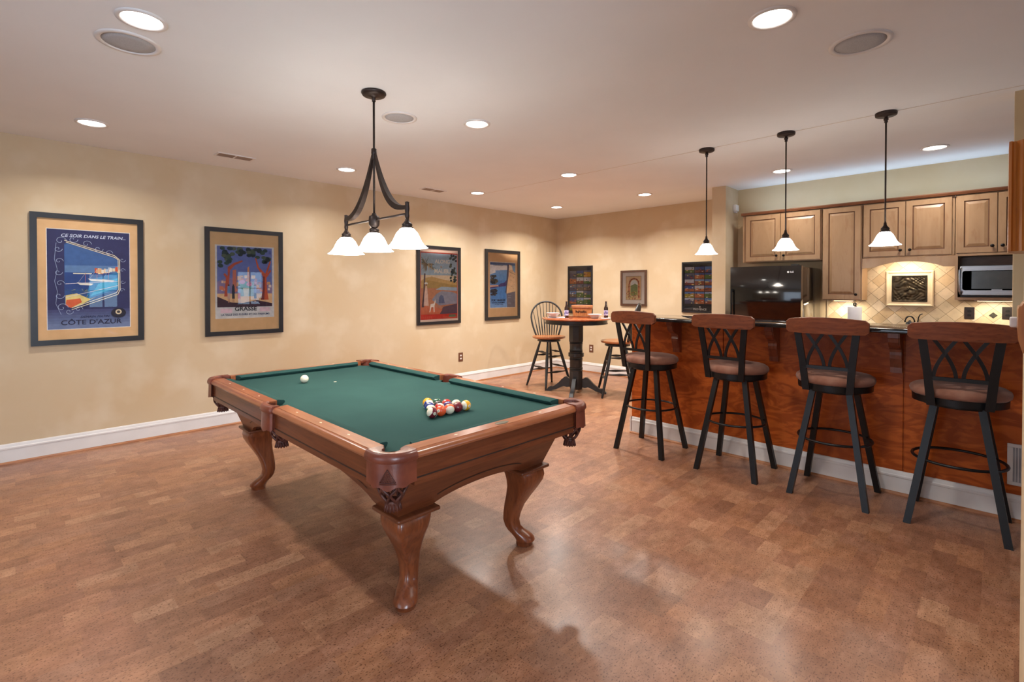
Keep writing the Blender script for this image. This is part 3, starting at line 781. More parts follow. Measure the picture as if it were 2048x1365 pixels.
def register():
    t = thing('wall_register', 'white louvred return grille at the right end of the bar front', 'vent', (5.893,BY,0.222))
    b = MB()
    w_, h_ = 0.36, 0.26
    for q in ((0,w_,0,0.022),(0,w_,h_-0.022,h_),(0,0.026,0.022,h_-0.022),(w_-0.026,w_,0.022,h_-0.022)): b.box(q[0],q[1],-0.008,-0.001,q[2],q[3],0.002)
    b.build('grille_frame', M_white, t)
    b = MB(); b.box(0.02,w_-0.02,-0.002,-0.0005,0.02,h_-0.02); b.build('grille_back', mat('grille_grey', (176,176,180), 0.7, rgb2=(140,138,140)), t)
    me = None
    for i in range(22):
        if me is None:
            b = MB(); b.box(0,0.004,-0.006,-0.002,0.022,h_-0.022); me = b.build('louvre', M_white, t); o = me
        else: o = me.copy(); COL.objects.link(o)
        o.location = (0.034+i*0.0135,0,0)
register()

# ================================================================ BAR STOOLS
def bar_stool(x, y, rz, label):
    t = thing('bar_stool', label, 'bar stool', (x,y,0), 0, 'metal bar stools along the bar')
    zs = 0.742
    for sx in (-1,1):
        for sy in (-1,1):
            b = MB(); top = Vector((sx*0.108, sy*0.108, zs)); bot = Vector((sx*0.224, sy*0.224, 0.0)); rs = []
            for p in (bot, top):
                rs.append([(p.x+dx*0.026, p.y+dy*0.026, p.z) for dx, dy in ((1,0),(0,1),(-1,0),(0,-1))] if False else
                          [(p.x+dx*0.0185, p.y+dy*0.0185, p.z) for dx, dy in ((1,1),(-1,1),(-1,-1),(1,-1))])
            b.rings(rs, smooth=False); b.build('leg', M_black, t)
    b = MB(); b.tube([(0.222*math.cos(2*PI*i/40), 0.222*math.sin(2*PI*i/40), 0.395) for i in range(40)], 0.009, 8, closed=True); b.build('foot_ring', M_black, t)
    b = MB(); b.lathe([(0.16,0.728),(0.17,0.730),(0.17,0.744),(0.05,0.745),(0.05,0.752)], seg=24); b.build('swivel_plate', M_black, t)
    # swivelling upper half, baked at rz
    Rm = Matrix.Rotation(rz, 4, 'Z')
    def fin(b, name, m, auto=None):
        bmesh.ops.transform(b.bm, matrix=Rm, verts=b.bm.verts); return b.build(name, m, t, auto=auto)
    def oval(r, z, seg=36): return [(r*math.cos(2*PI*i/seg), r*0.97*math.sin(2*PI*i/seg), z) for i in range(seg)]
    b = MB(); b.rings([oval(0.215,0.748), oval(0.226,0.750), oval(0.228,0.790), oval(0.218,0.792)]); fin(b, 'seat_frame', M_black, 40)
    b = MB(); b.rings([oval(0.222,0.790), oval(0.236,0.802), oval(0.241,0.820), oval(0.236,0.838), oval(0.215,0.853), oval(0.16,0.862), oval(0.08,0.866), oval(0.01,0.867)]); fin(b, 'seat', M_suede, 60)
    def yb(z): return -0.205-0.055*(z-0.77)/0.45
    for s in (-1, 1):
        b = MB(); rs = []
        for z, xx in ((0.748,0.128),(0.80,0.133),(0.95,0.145),(1.17,0.172)):
            yy = yb(z)-0.006
            rs.append([(s*xx+dx*0.021, yy+dy*0.009, z) for dx, dy in ((1,1),(-1,1),(-1,-1),(1,-1))])
        b.rings(rs, smooth=False); fin(b, 'back_post', M_black)
    b = MB(); z = 0.915; b.box(-0.142,0.142,yb(z)-0.014,yb(z)+0.004,z-0.011,z+0.011); fin(b, 'back_crossbar', M_black)
    for xb, xt in ((-0.016,-0.125),(-0.118,-0.008),(0.118,0.008),(0.016,0.125)):
        b = MB(); pts = []
        for i in range(13):
            u = i/12; zz = 0.92+(1.165-0.92)*u; xx = xb+(xt-xb)*(1-math.cos(u*PI/2))**0.9
            pts.append((xx, yb(zz)-0.004+(0.004 if xt < xb else -0.004)*0, zz))
        b.tube(pts, 0.0095, 4, ry=0.005, up=(0,1,0), square=True); fin(b, 'lattice_bar', M_black)
    # crest rail, bowed in plan and arched on top
    b = MB(); rs = []
    n = 24
    for i in range(n+1):
        u = -1+2*i/n; xx = 0.240*u
        e = max(0, abs(u)-0.93)/0.07; rc = 0.016*(1-math.sqrt(max(0,1-e*e)))
        z0 = 1.152-0.004*(1-u*u)+rc; z1 = 1.244+0.016*(1-u*u)-rc
        yy = yb(1.2)+0.030*u*u-0.027
        rs.append([(xx, yy-0.014, z0),(xx, yy-0.016,(z0+z1)/2),(xx, yy-0.013, z1-0.003),(xx, yy-0.009, z1),(xx, yy+0.009, z1),(xx, yy+0.013, z1-0.003),(xx, yy+0.012,(z0+z1)/2),(xx, yy+0.013, z0)])
    b.rings(rs, smooth=True); fin(b, 'crest_rail', M_crest, 40)
    return t
bar_stool(3.598, 4.085, -0.16, 'bar stool at the left end of the bar, nearest the pub table')
bar_stool(4.342, 4.10, -0.05, 'second bar stool from the left, in front of the refrigerator')
bar_stool(5.020, 4.11, 0.0, 'third bar stool from the left, below the paper towel roll')
bar_stool(5.675, 4.125, 0.06, 'rightmost bar stool, nearest the camera, below the microwave')

# ================================================================ PUB TABLE + WINDSOR STOOLS
PX, PY, PZ = 1.625, 5.565, 1.048
def pub_table():
    t = thing('pub_table', 'round high pub table with wood top and black turned pedestal', 'table', (PX,PY,0))
    b = MB(); b.lathe([(0.0,PZ-0.026),(0.455,PZ-0.026),(0.472,PZ-0.020),(0.480,PZ-0.012),(0.478,PZ-0.004),(0.468,PZ),(0.0,PZ)], seg=64); b.build('tabletop', M_pubtop, t, auto=40)
    b = MB(); b.lathe([(0.425,PZ-0.082),(0.438,PZ-0.080),(0.438,PZ-0.070),(0.430,PZ-0.066),(0.430,PZ-0.027),(0.40,PZ-0.027),(0.40,PZ-0.082),(0.425,PZ-0.082)], seg=64, cap=False); b.build('apron', M_bwood, t, auto=40)
    b = MB()
    b.lathe([(0.10,0.715),(0.104,0.73),(0.104,PZ-0.05),(0.10,PZ-0.04)], seg=8, smooth=False, phase=0.2)
    b.lathe([(0.092,0.30),(0.094,0.315),(0.085,0.325),(0.094,0.335),(0.094,0.35),(0.085,0.358),(0.088,0.37),(0.088,0.45),(0.094,0.46),(0.086,0.468),(0.094,0.478),(0.087,0.488),(0.09,0.50)], seg=28)
    b.lathe([(0.088,0.498),(0.108,0.506),(0.108,0.555),(0.09,0.562),(0.09,0.57),(0.095,0.578),(0.087,0.586),(0.095,0.594),(0.088,0.604),(0.090,0.68),(0.096,0.69),(0.087,0.698),(0.096,0.708),(0.09,0.718)], seg=28)
    b.lathe([(0.07,0.045),(0.085,0.05),(0.092,0.07),(0.096,0.08),(0.096,0.30),(0.09,0.305)], seg=8, smooth=False, phase=0.2)
    b.build('pedestal', M_bwood, t, auto=40)
    prof = [(0.09,0.075),(0.13,0.07),(0.17,0.082),(0.22,0.062),(0.28,0.030),(0.33,0.018),(0.36,0.0),(0.415,0.0),(0.425,0.016),(0.41,0.030),(0.395,0.052),(0.36,0.070),(0.335,0.066),(0.30,0.085),(0.25,0.125),(0.20,0.180),(0.16,0.212),(0.13,0.215),(0.09,0.19)]
    for k in range(4):
        a = -PI/4-0.30+k*PI/2; ca, sa = math.cos(a), math.sin(a)
        b = MB(); b.prism(prof, lambda u,v,d: (u*ca-d*sa, u*sa+d*ca, v), -0.026, 0.026); b.build('leg', M_bwood, t, auto=30)
pub_table()

def windsor(x, y, rleg, rseat, label, first=[None]):
    t = thing('windsor_stool', label, 'bar stool', (x,y,0), 0, 'Windsor pub stools')
    L = []
    for k in range(4):
        a = rleg+PI/4+k*PI/2
        top = Vector((0.125*math.cos(a), 0.125*math.sin(a), 0.685)); bot = Vector((0.335*math.cos(a), 0.335*math.sin(a), 0.0)); L.append((top, bot))
        b = MB(); n = 12
        rad = [0.013,0.016,0.018,0.019,0.020,0.021,0.022,0.0225,0.0225,0.021,0.019,0.016,0.013]
        b.tube([bot+(top-bot)*i/n for i in range(n+1)], rad, 10); b.build('leg', M_bwood, t)
        b = MB(); b.lathe([(0.014,0.0),(0.016,0.004),(0.013,0.01)], (bot.x,bot.y,0.0), 10); b.build('rubber_foot', M_black, t)
    for k in range(4):
        for zf in ((0.30,0.52) if k % 2 == 0 else (0.24,0.46)):
            f = 1-zf/0.685; f = zf/0.685
            p = L[k][1]+(L[k][0]-L[k][1])*f; q = L[(k+1)%4][1]+(L[(k+1)%4][0]-L[(k+1)%4][1])*f
            b = MB(); b.tube([p+(q-p)*i/8 for i in range(9)], [0.008,0.009,0.011,0.0145,0.018,0.0145,0.011,0.009,0.008], 8); b.build('stretcher', M_bwood, t)
    b = MB(); b.lathe([(0.150,0.672),(0.172,0.678),(0.172,0.698),(0.12,0.702),(0.12,0.718)], seg=28); b.build('swivel_plate', M_bwood, t, auto=40)
    Rm = Matrix.Rotation(rseat, 4, 'Z')
    def fin(b, name, m, auto=None):
        bmesh.ops.transform(b.bm, matrix=Rm, verts=b.bm.verts); return b.build(name, m, t, auto=auto)
    # seat faces +Y locally, back at -Y
    def sh(s, z): return [((0.245-0.02*math.sin(2*PI*i/40))*s*math.copysign(abs(math.cos(2*PI*i/40))**0.85, math.cos(2*PI*i/40)), 0.225*s*math.copysign(abs(math.sin(2*PI*i/40))**0.9, math.sin(2*PI*i/40)), z) for i in range(40)]
    b = MB(); b.rings([sh(0.88,0.716), sh(0.97,0.722), sh(1.0,0.736), sh(0.985,0.748), sh(0.9,0.750), sh(0.6,0.741), sh(0.05,0.739)]); fin(b, 'seat', M_tan, 50)
    def bowp(u):                                   # u -1..1
        a = u*2.25
        xx = 0.242*math.sin(a)*(1.0 if abs(a) < PI/2 else 1.0)
        zz = 1.02+0.245*math.cos(a) if abs(a) < PI/2 else 1.02+(0.275/ -math.cos(2.25))*0+0.0
        return xx, zz
    pts = []
    for i in range(33):
        u = -1+2*i/32; s = abs(u)
        if s < 0.62: a = s/0.62*PI/2; xx = 0.238*math.sin(a); zz = 1.02+0.235*math.cos(a)
        else: k = (s-0.62)/0.38; xx = 0.238-0.068*k**1.6; zz = 1.02-0.275*k
        pts.append((math.copysign(xx, u), -0.165-0.13*(zz-0.745)/0.51, zz))
    b = MB(); b.tube(pts, 0.0135, 8); fin(b, 'bow', M_bwood)
    for k in range(9):
        xb = -0.135+0.27*k/8; f = (k-4)/4
        xt = 0.205*f; zt = 1.02+0.235*math.sqrt(max(0.05,1-(xt/0.238)**2)) if abs(f) < 1 else 1.10
        p = Vector((xb,-0.170,0.745)); q = Vector((xt, -0.165-0.13*(zt-0.745)/0.51, zt))
        b = MB(); b.tube([p+(q-p)*i/8 for i in range(9)], [0.006,0.0085,0.010,0.0085,0.0065,0.0055,0.005,0.005,0.005], 7); fin(b, 'spindle', M_bwood)
    return t
windsor(1.07, 5.63, -0.215, -2.29, 'black bow-back Windsor stool with wood seat left of the pub table')
windsor(2.13, 5.83, 0.72, 1.95, 'black Windsor stool seen side-on, between the pub table and the bar')

def bottle(x, y, label):
    t = thing('beer_bottle', label, 'bottle', (x,y,PZ), 0, 'beer bottles on the pub table')
    b = MB(); b.lathe([(0.0,0.0),(0.028,0.0),(0.030,0.004),(0.030,0.125),(0.028,0.140),(0.020,0.158),(0.0145,0.175),(0.0125,0.20),(0.0125,0.222),(0.0,0.222)], seg=24); b.build('bottle_glass', M_bottle, t, auto=40)
    b = MB(); b.lathe([(0.0305,0.030),(0.0306,0.031),(0.0306,0.102),(0.0305,0.103)], seg=28, cap=False); b.build('paper_label', mat('lavender_label', (214,206,232), 0.6, rgb2=(120,104,170), scale=40, lo=0.5, hi=0.6), t)
    b = MB(); b.lathe([(0.0308,0.058),(0.0309,0.059),(0.0309,0.070),(0.0308,0.071)], seg=28, cap=False); b.build('label_band', flat((70,52,120)), t)
    b = MB(); b.lathe([(0.0135,0.222),(0.0145,0.223),(0.0140,0.231),(0.0,0.233)], seg=20); b.build('bottle_cap', mat('cap_metal', (120,84,60), 0.4, metal=0.6, rgb2=(100,70,50)), t)
bottle(1.50, 5.505, 'brown beer bottle with lavender label beside the left bowl')
bottle(1.895, 5.90, 'brown beer bottle with lavender label right of the popcorn basket')
def basket():
    t = thing('bushel_basket', 'wooden slat basket lettered Popcorn on the pub table', 'basket', (1.555,5.80,PZ))
    n = 28
    for i in range(n):
        a0, a1 = 2*PI*i/n+0.01, 2*PI*(i+1)/n-0.01; b = MB()
        def P(r, a, z): return (r*math.cos(a), r*math.sin(a), z)
        o = [P(0.128,a0,0),P(0.128,a1,0),P(0.148,a1,0.15),P(0.148,a0,0.15)]; ii = [P(0.124,a0,0),P(0.124,a1,0),P(0.144,a1,0.15),P(0.144,a0,0.15)]
        b.rings([o, ii]); b.build('slat', M_basket, t)
    for z, r, h, m in ((0.122,0.151,0.026,M_basketd),(0.148,0.152,0.014,M_basket),(0.0,0.135,0.018,M_basketd)):
        b = MB(); b.lathe([(r-0.003,z),(r,z+0.001),(r+0.002,z+h),(r-0.004,z+h),(r-0.003,z)], seg=36, cap=False); b.build('hoop', m, t)
    b = MB(); b.lathe([(0.0,0.160),(0.15,0.158),(0.154,0.163),(0.15,0.170),(0.0,0.174)], seg=36); b.build('lid', M_basketd, t, auto=40)
    d = math.atan2(CAMX-1.555, 5.80); an = -PI/2+d-0.12
    for ch, da in zip('PoPcoRn', (-0.60,-0.42,-0.26,-0.10,0.04,0.20,0.38)):
        a = -PI/2+0.60+da; r = 0.143
        text_obj('letter', ch, 0.05, flat((30,22,18)), t, (r*math.cos(a), r*math.sin(a), 0.078), (PI/2+0.12,0,a+PI/2), extrude=0.001, bold=0.0008)
basket()
def bowl(x, y, label):
    b = MB(); b.lathe([(0.0,0.004),(0.040,0.0),(0.044,0.004),(0.062,0.018),(0.080,0.042),(0.100,0.054),(0.101,0.058),(0.080,0.052),(0.060,0.024),(0.040,0.010),(0.0,0.010)][1:], seg=36)
    o = b.build('bowl', M_china, None, (x,y,PZ), auto=60); tag(o, label, 'bowl', 'white bowls on the pub table')
def napkin(x, y, rz, w, h, label):
    b = MB(); rs = []
    for i in range(7):
        u = i/6; rs.append([(-w/2+w*u, -h/2, 0.001),(-w/2+w*u, h/2, 0.001),(-w/2+w*u, h/2, 0.004+0.003*math.sin(u*9)+0.002),(-w/2+w*u, 0, 0.007+0.003*math.sin(u*7)),(-w/2+w*u,-h/2,0.004+0.002*math.cos(u*8)+0.001)])
    b.rings(rs, smooth=False); o = b.build('napkin', M_paper, None, (x,y,PZ)); o.rotation_euler = (0,0,rz); tag(o, label, 'napkin', 'paper napkins on the pub table')
napkin(1.40, 5.40, 0.75, 0.24, 0.11, 'white paper napkin under the left bowl on the pub table')
bowl(1.375, 5.36, 'white bowl on a napkin at the left side of the pub table')
bowl(1.90, 5.62, 'white bowl in front of the popcorn basket')
napkin(2.02, 5.70, 0.70, 0.13, 0.08, 'white paper napkin at the right edge of the pub table')
bpy.data.objects['bowl'].location.z = PZ+0.0085

# ================================================================ PICTURES
class Art:
    def __init__(s, w, h, y0=0.0): s.b = MB(); s.w = w; s.h = h; s.k = 0; s.y = y0
    def p(s, pts, rgb, up=True):
        """pts in 0..1 of the sheet, v upwards; each call is printed just proud of the last"""
        if up: s.k += 1
        y = s.y-0.00006*s.k
        s.b.use(flat(rgb, 0.7)); s.b.poly([((u-0.5)*s.w, y, (v-0.5)*s.h) for u, v in pts]); return s
    def r(s, u0, v0, u1, v1, rgb, up=True): return s.p([(u0,v0),(u1,v0),(u1,v1),(u0,v1)], rgb, up)
    def e(s, u, v, a, c, rgb, n=18, up=True): return s.p([(u+a*math.cos(2*PI*i/n), v+c*math.sin(2*PI*i/n)) for i in range(n)], rgb, up)
    def line(s, pts, wd, rgb):
        s.k += 1
        for (a, b_) in zip(pts, pts[1:]):
            dx, dy = (b_[0]-a[0])*s.w, (b_[1]-a[1])*s.h; l = math.hypot(dx, dy) or 1; nx, ny = -dy/l*wd/s.w, dx/l*wd/s.h
            s.p([(a[0]-nx,a[1]-ny),(b_[0]-nx,b_[1]-ny),(b_[0]+nx,b_[1]+ny),(a[0]+nx,a[1]+ny)], rgb, False)
        return s
    def build(s, parent, name='print'): return s.b.build(name, None, parent)
def picture(label, loc, rz, w, h, fw, fm, matm, ww=None, wh=None, depth=0.028, group=None):
    """frame outer w x h, fw face width; local -y faces the room"""
    t = thing('framed_picture', label, 'picture', loc, rz, group)
    b = MB(); b.use(fm)
    for (a0, a1, c0, c1, mit) in ((-w/2,w/2,-h/2,-h/2+fw,0),(-w/2,w/2,h/2-fw,h/2,1)):
        pts = [(-w/2,c0),(w/2,c0),(w/2-fw,c1),(-w/2+fw,c1)] if mit == 0 else [(-w/2+fw,c0),(w/2-fw,c0),(w/2,c1),(-w/2,c1)]
        b.prism(pts, lambda u,v,d: (u,d,v), -depth, 0)
    for s in (-1, 1):
        b.prism([(s*w/2,-h/2),(s*(w/2-fw),-h/2+fw),(s*(w/2-fw),h/2-fw),(s*w/2,h/2)], lambda u,v,d: (u,d,v), -depth, 0)
    b.build('frame', None, t)
    b = MB(); b.box(-w/2+fw*0.8, w/2-fw*0.8, -0.012, -0.002, -h/2+fw*0.8, h/2-fw*0.8); b.build('mat_board', matm, t)
    b = MB(); b.poly([(-w/2+fw*0.9,-0.020,-h/2+fw*0.9),(w/2-fw*0.9,-0.020,-h/2+fw*0.9),(w/2-fw*0.9,-0.020,h/2-fw*0.9),(-w/2+fw*0.9,-0.020,h/2-fw*0.9)]); b.build('glass', M_glass, t)
    return t
def txt(t, body, u, v, size, rgb, sx=1.0, bold=0.0, shear=0.0, y=-0.0150):
    return text_obj('lettering', body, size, flat(rgb, 0.7), t, (u, y, v), (PI/2,0,0), extrude=0.0002, bold=bold, sx=sx, shear=shear)
R9 = PI/2
# 1 — blue harbour seen through a train window
t = picture('large black framed blue poster of a harbour seen through a train window', (0,0.502,1.536), R9, 0.778, 1.145, 0.045, M_frame, M_mat)
a = Art(0.576, 0.885, -0.0122)
a.r(0,0,1,1,(236,232,226)).r(0.008,0.006,0.992,0.994,(40,44,92))
for i in range(6): a.r(0.008,0.006,0.992,0.03+0.028*(6-i),[(66,72,118),(74,84,128),(84,96,138),(92,106,148),(102,118,158),(112,128,166)][i])
a.p([(0.20,0.25),(0.20,0.85),(0.24,0.87),(0.80,0.73),(0.85,0.70),(0.85,0.40),(0.83,0.37),(0.26,0.215)],(38,78,138))
a.p([(0.205,0.57),(0.205,0.84),(0.24,0.86),(0.80,0.725),(0.84,0.70),(0.84,0.57)],(58,96,154))
a.p([(0.205,0.57),(0.205,0.64),(0.84,0.645),(0.84,0.57)],(92,128,176))
a.p([(0.205,0.57),(0.205,0.40),(0.84,0.40),(0.84,0.57)],(30,66,132))
a.p([(0.45,0.30),(0.84,0.40),(0.84,0.58),(0.50,0.50)],(30,120,176)).p([(0.50,0.33),(0.84,0.42),(0.84,0.52),(0.60,0.46)],(62,168,206))
a.r(0.30,0.555,0.52,0.566,(230,226,204))
for i in range(22):
    rr = random.Random(i); u = 0.52+0.32*rr.random(); v = 0.555+0.02*rr.random()+0.10*max(0,(u-0.62)); 
    a.r(u,v,u+0.022+0.02*rr.random(),v+0.025+0.025*rr.random(),rr.choice([(236,220,190),(228,180,132),(206,84,54),(240,232,214),(216,148,96),(180,200,220)]))
for u, v, s_ in ((0.44,0.47,0.10),(0.58,0.51,0.11),(0.72,0.505,0.08)):
    a.p([(u-s_,v),(u+s_,v-0.012),(u+s_*0.7,v-0.03),(u-s_*0.6,v-0.026)],(232,226,214)); a.line([(u,v-0.01),(u+0.005,v+0.10)],0.0012,(200,120,110)); a.line([(u,v+0.09),(u-s_*0.8,v)],0.0006,(220,210,200))
a.p([(0.21,0.25),(0.21,0.34),(0.34,0.36),(0.50,0.30),(0.58,0.33),(0.40,0.25),(0.28,0.22)],(226,206,130)).p([(0.21,0.24),(0.22,0.295),(0.38,0.31),(0.40,0.27),(0.27,0.215)],(212,96,56))
for i in range(16):
    rr = random.Random(50+i); u, v = rr.choice([(0.27,0.385),(0.42,0.375),(0.45,0.31)]); an = rr.random()*2*PI
    a.p([(u,v),(u+0.055*math.cos(an)-0.008,v+0.03*math.sin(an)),(u+0.07*math.cos(an),v+0.04*math.sin(an)-0.006)],rr.choice([(34,60,64),(54,84,80),(150,160,120)]))
a.line([(0.21,0.455),(0.84,0.485)],0.002,(220,214,226)); a.line([(0.21,0.32),(0.84,0.44)],0.002,(226,220,222))
for o_ in (0, 0.018): a.line([(0.22-o_,0.87+o_),(0.80,0.735+o_),(0.845+o_,0.71),(0.85+o_,0.40),(0.82+o_,0.365-o_),(0.28,0.215-o_)],0.0028,(232,222,196))
def swirl(cx, cy, r, turns, wd=0.0016, sx=1.0, flip=1): a.line([(cx+flip*sx*r*(1-i/26)*math.cos(turns*2*PI*i/26), cy+0.65*r*(1-i/26)*math.sin(turns*2*PI*i/26)) for i in range(24)], wd, (170,186,216))
for q in ((0.16,0.88,0.07,1.2),(0.13,0.80,0.05,-1.3),(0.14,0.68,0.05,1.1),(0.13,0.57,0.05,-1.2),(0.15,0.46,0.05,1.2),(0.14,0.34,0.06,-1.1),(0.17,0.22,0.07,1.3),(0.25,0.18,0.05,-1.2),(0.36,0.20,0.05,1.1),(0.30,0.90,0.06,-1.1),(0.46,0.86,0.06,1.2),(0.60,0.815,0.06,-1.2),(0.73,0.775,0.05,1.2),(0.90,0.71,0.04,-1.1),(0.90,0.60,0.035,1.1),(0.90,0.48,0.035,-1.1),(0.89,0.39,0.035,1.1)): swirl(*q)
a.line([(0.11,0.86),(0.09,0.7),(0.12,0.6),(0.09,0.48),(0.12,0.38),(0.10,0.26),(0.16,0.15)],0.0014,(160,176,210))
a.e(0.845,0.155,0.095,0.052,(28,30,52)).e(0.845,0.165,0.04,0.026,(224,206,170)).e(0.845,0.165,0.022,0.014,(60,54,60))
a.build(t)
txt(t,'CE SOIR DANS LE TRAIN...',0.03,0.385,0.038,(206,214,236),sx=1.02,shear=0.25,bold=0.0006)
txt(t,'DEMAIN MATIN',0.03,-0.335,0.030,(30,36,80),sx=0.95,shear=0.3)
txt(t,"CÔTE D'AZUR",0.01,-0.383,0.058,(24,28,64),sx=1.12,bold=0.0006)
# 2 — Grasse
t = picture('black framed poster lettered GRASSE with two red-trunked trees', (0,1.793,1.527), R9, 0.778, 1.14, 0.045, M_frame, M_mat)
a = Art(0.588, 0.782, -0.0122)
a.r(0,0,1,1,(226,218,212)).r(0.03,0.155,0.965,0.985,(112,122,178))
a.r(0.03,0.155,0.965,0.34,(236,190,140)).p([(0.03,0.155),(0.965,0.155),(0.965,0.20),(0.7,0.245),(0.45,0.21),(0.25,0.22),(0.03,0.30)],(72,42,58))
a.p([(0.03,0.34),(0.03,0.50),(0.2,0.56),(0.5,0.52),(0.75,0.50),(0.965,0.46),(0.965,0.34)],(150,126,160))
for i in range(46):
    rr = random.Random(200+i); u = 0.06+0.86*rr.random(); v = 0.35+0.20*rr.random()*(1-abs(u-0.5))*1.2
    a.r(u,v,u+0.03+0.04*rr.random(),v+0.025+0.03*rr.random(),rr.choice([(236,196,160),(222,130,96),(240,220,204),(206,150,170),(226,170,120),(186,120,140)]))
a.p([(0.28,0.36),(0.28,0.66),(0.34,0.67),(0.34,0.36)],(206,120,96)).p([(0.52,0.5),(0.53,0.70),(0.56,0.72),(0.57,0.5)],(214,140,96))
a.r(0.38,0.30,0.64,0.50,(150,170,176)).e(0.5,0.44,0.10,0.06,(96,150,140)).e(0.44,0.50,0.05,0.03,(222,160,190)).e(0.56,0.47,0.05,0.03,(214,120,150)).p([(0.47,0.30),(0.54,0.30),(0.56,0.42),(0.45,0.42)],(214,200,180))
for i in range(60):
    rr = random.Random(300+i); an = rr.random(); u = 0.06+0.88*an; v = 0.98-0.22*rr.random()*(0.4+abs(an-0.5)*1.8)
    a.e(min(0.93,max(0.075,u)),min(0.955,v),0.045,0.026,rr.choice([(48,66,66),(60,82,72),(76,92,74),(40,54,62),(96,104,84)]),7,False if i%6 else True)
a.p([(0.14,0.30),(0.17,0.55),(0.13,0.60),(0.15,0.62),(0.20,0.58),(0.20,0.70),(0.30,0.76),(0.44,0.80),(0.45,0.78),(0.32,0.73),(0.24,0.66),(0.22,0.50),(0.21,0.30)],(190,84,58))
a.p([(0.76,0.25),(0.80,0.40),(0.80,0.58),(0.70,0.70),(0.66,0.84),(0.68,0.84),(0.73,0.71),(0.84,0.62),(0.92,0.80),(0.945,0.80),(0.88,0.62),(0.93,0.68),(0.95,0.66),(0.86,0.56),(0.87,0.40),(0.90,0.25)],(206,92,56)).p([(0.76,0.25),(0.80,0.40),(0.80,0.58),(0.83,0.58),(0.83,0.40),(0.82,0.25)],(132,50,50))
for u, c1, c2 in ((0.215,(110,140,180),(214,170,150)),(0.29,(44,50,72),(52,54,60)),(0.385,(150,170,196),(214,70,80)),(0.66,(140,150,190),(90,90,130))):
    a.e(u,0.455,0.014,0.012,(70,50,46),8).p([(u-0.026,0.34),(u+0.026,0.34),(u+0.02,0.445),(u-0.02,0.445)],c1).p([(u-0.022,0.27),(u+0.024,0.27),(u+0.02,0.345),(u-0.02,0.345)],c2).r(u-0.012,0.215,u-0.004,0.27,(210,150,120)).r(u+0.006,0.215,u+0.014,0.27,(190,130,100),False)
a.r(0.905,0.90,0.945,0.945,(96,104,160)).r(0.08,0.075,0.27,0.135,(236,200,204)).r(0.74,0.085,0.92,0.145,(236,200,204))
a.build(t)
txt(t,'GRASSE',0.0,-0.292,0.062,(34,36,40),sx=1.05,bold=0.0013)
txt(t,'LA VILLE DES FLEURS ET DES PARFUMS',0.0,-0.352,0.0285,(40,54,92),sx=1.0,bold=0.0005)
# 3 — red bordered coast poster
t = picture('narrow black framed poster lettered ALONG EL MALIBU with a red border', (0,4.405,1.505), R9, 0.785, 1.14, 0.044, M_frame, mat('poster_pale_border', (236,206,186), 0.8, rgb2=(230,200,180)))
a = Art(0.697, 1.052, -0.0122)
a.r(0.02,0.03,0.985,0.955,(196,60,44)).r(0.035,0.10,0.97,0.94,(166,184,196))
a.r(0.035,0.52,0.97,0.64,(232,206,170)).p([(0.035,0.45),(0.97,0.45),(0.97,0.55),(0.6,0.58),(0.3,0.62),(0.15,0.60),(0.035,0.56)],(206,166,104)).p([(0.1,0.45),(0.97,0.45),(0.97,0.50),(0.5,0.54),(0.2,0.57)],(184,148,84))
a.r(0.035,0.10,0.97,0.46,(196,128,92)).p([(0.3,0.30),(0.42,0.38),(0.55,0.42),(0.80,0.41),(0.97,0.38),(0.97,0.24),(0.5,0.22)],(150,146,158)).p([(0.48,0.25),(0.49,0.33),(0.54,0.37),(0.60,0.35),(0.64,0.25)],(96,104,134)).p([(0.40,0.44),(0.97,0.42),(0.97,0.47),(0.55,0.48)],(164,178,190))
a.p([(0.5,0.10),(0.97,0.10),(0.97,0.24),(0.6,0.20)],(96,74,90)).p([(0.035,0.10),(0.5,0.10),(0.58,0.16),(0.4,0.20),(0.035,0.22)],(206,112,76))
a.p([(0.05,0.20),(0.09,0.40),(0.11,0.66),(0.145,0.66),(0.13,0.42),(0.11,0.20)],(86,54,64))
for i in range(46):
    rr = random.Random(400+i); an = rr.uniform(-1.9,1.9); L = rr.uniform(0.16,0.30); u, v = 0.15, 0.79; ex, ey = u+L*math.sin(an)*0.9, v+L*0.55*math.cos(an)-0.05
    ex = max(0.045,min(0.6,ex)); a.p([(u,v),(ex+0.014,ey+0.006),(ex,ey),(u-0.01,v-0.01)],rr.choice([(92,104,92),(120,112,80),(150,120,80),(70,84,84),(176,140,92)]), i%5==0)
for i in range(16):
    rr = random.Random(450+i); u = 0.08+0.22*rr.random(); a.p([(u,0.80),(u+0.03,0.80),(u+0.02,0.66+0.04*rr.random())],rr.choice([(168,142,110),(196,164,120),(140,120,96)]), False)
for i in range(40):
    rr = random.Random(500+i); a.e(rr.uniform(0.78,0.94),0.93-0.38*rr.random(),0.03,0.018,rr.choice([(44,58,66),(60,72,72),(90,96,80)]),6,i%6==0)
a.p([(0.10,0.22),(0.12,0.40),(0.15,0.50),(0.18,0.49),(0.20,0.38),(0.22,0.22)],(226,190,170)).e(0.16,0.525,0.04,0.016,(232,226,220)).e(0.16,0.505,0.018,0.016,(150,90,74))
a.p([(0.24,0.13),(0.27,0.24),(0.36,0.25),(0.385,0.31),(0.40,0.28),(0.37,0.22),(0.37,0.13),(0.35,0.13),(0.34,0.20),(0.29,0.20),(0.26,0.13)],(236,220,204))
a.r(0.035,0.04,0.97,0.095,(206,62,44)).r(0.75,0.05,0.93,0.088,(120,120,90))
a.build(t)
txt(t,'ALONG',0.055,0.345,0.078,(240,226,206),sx=1.0,bold=0.0018)
txt(t,'EL',0.035,0.268,0.035,(206,150,90),bold=0.001)
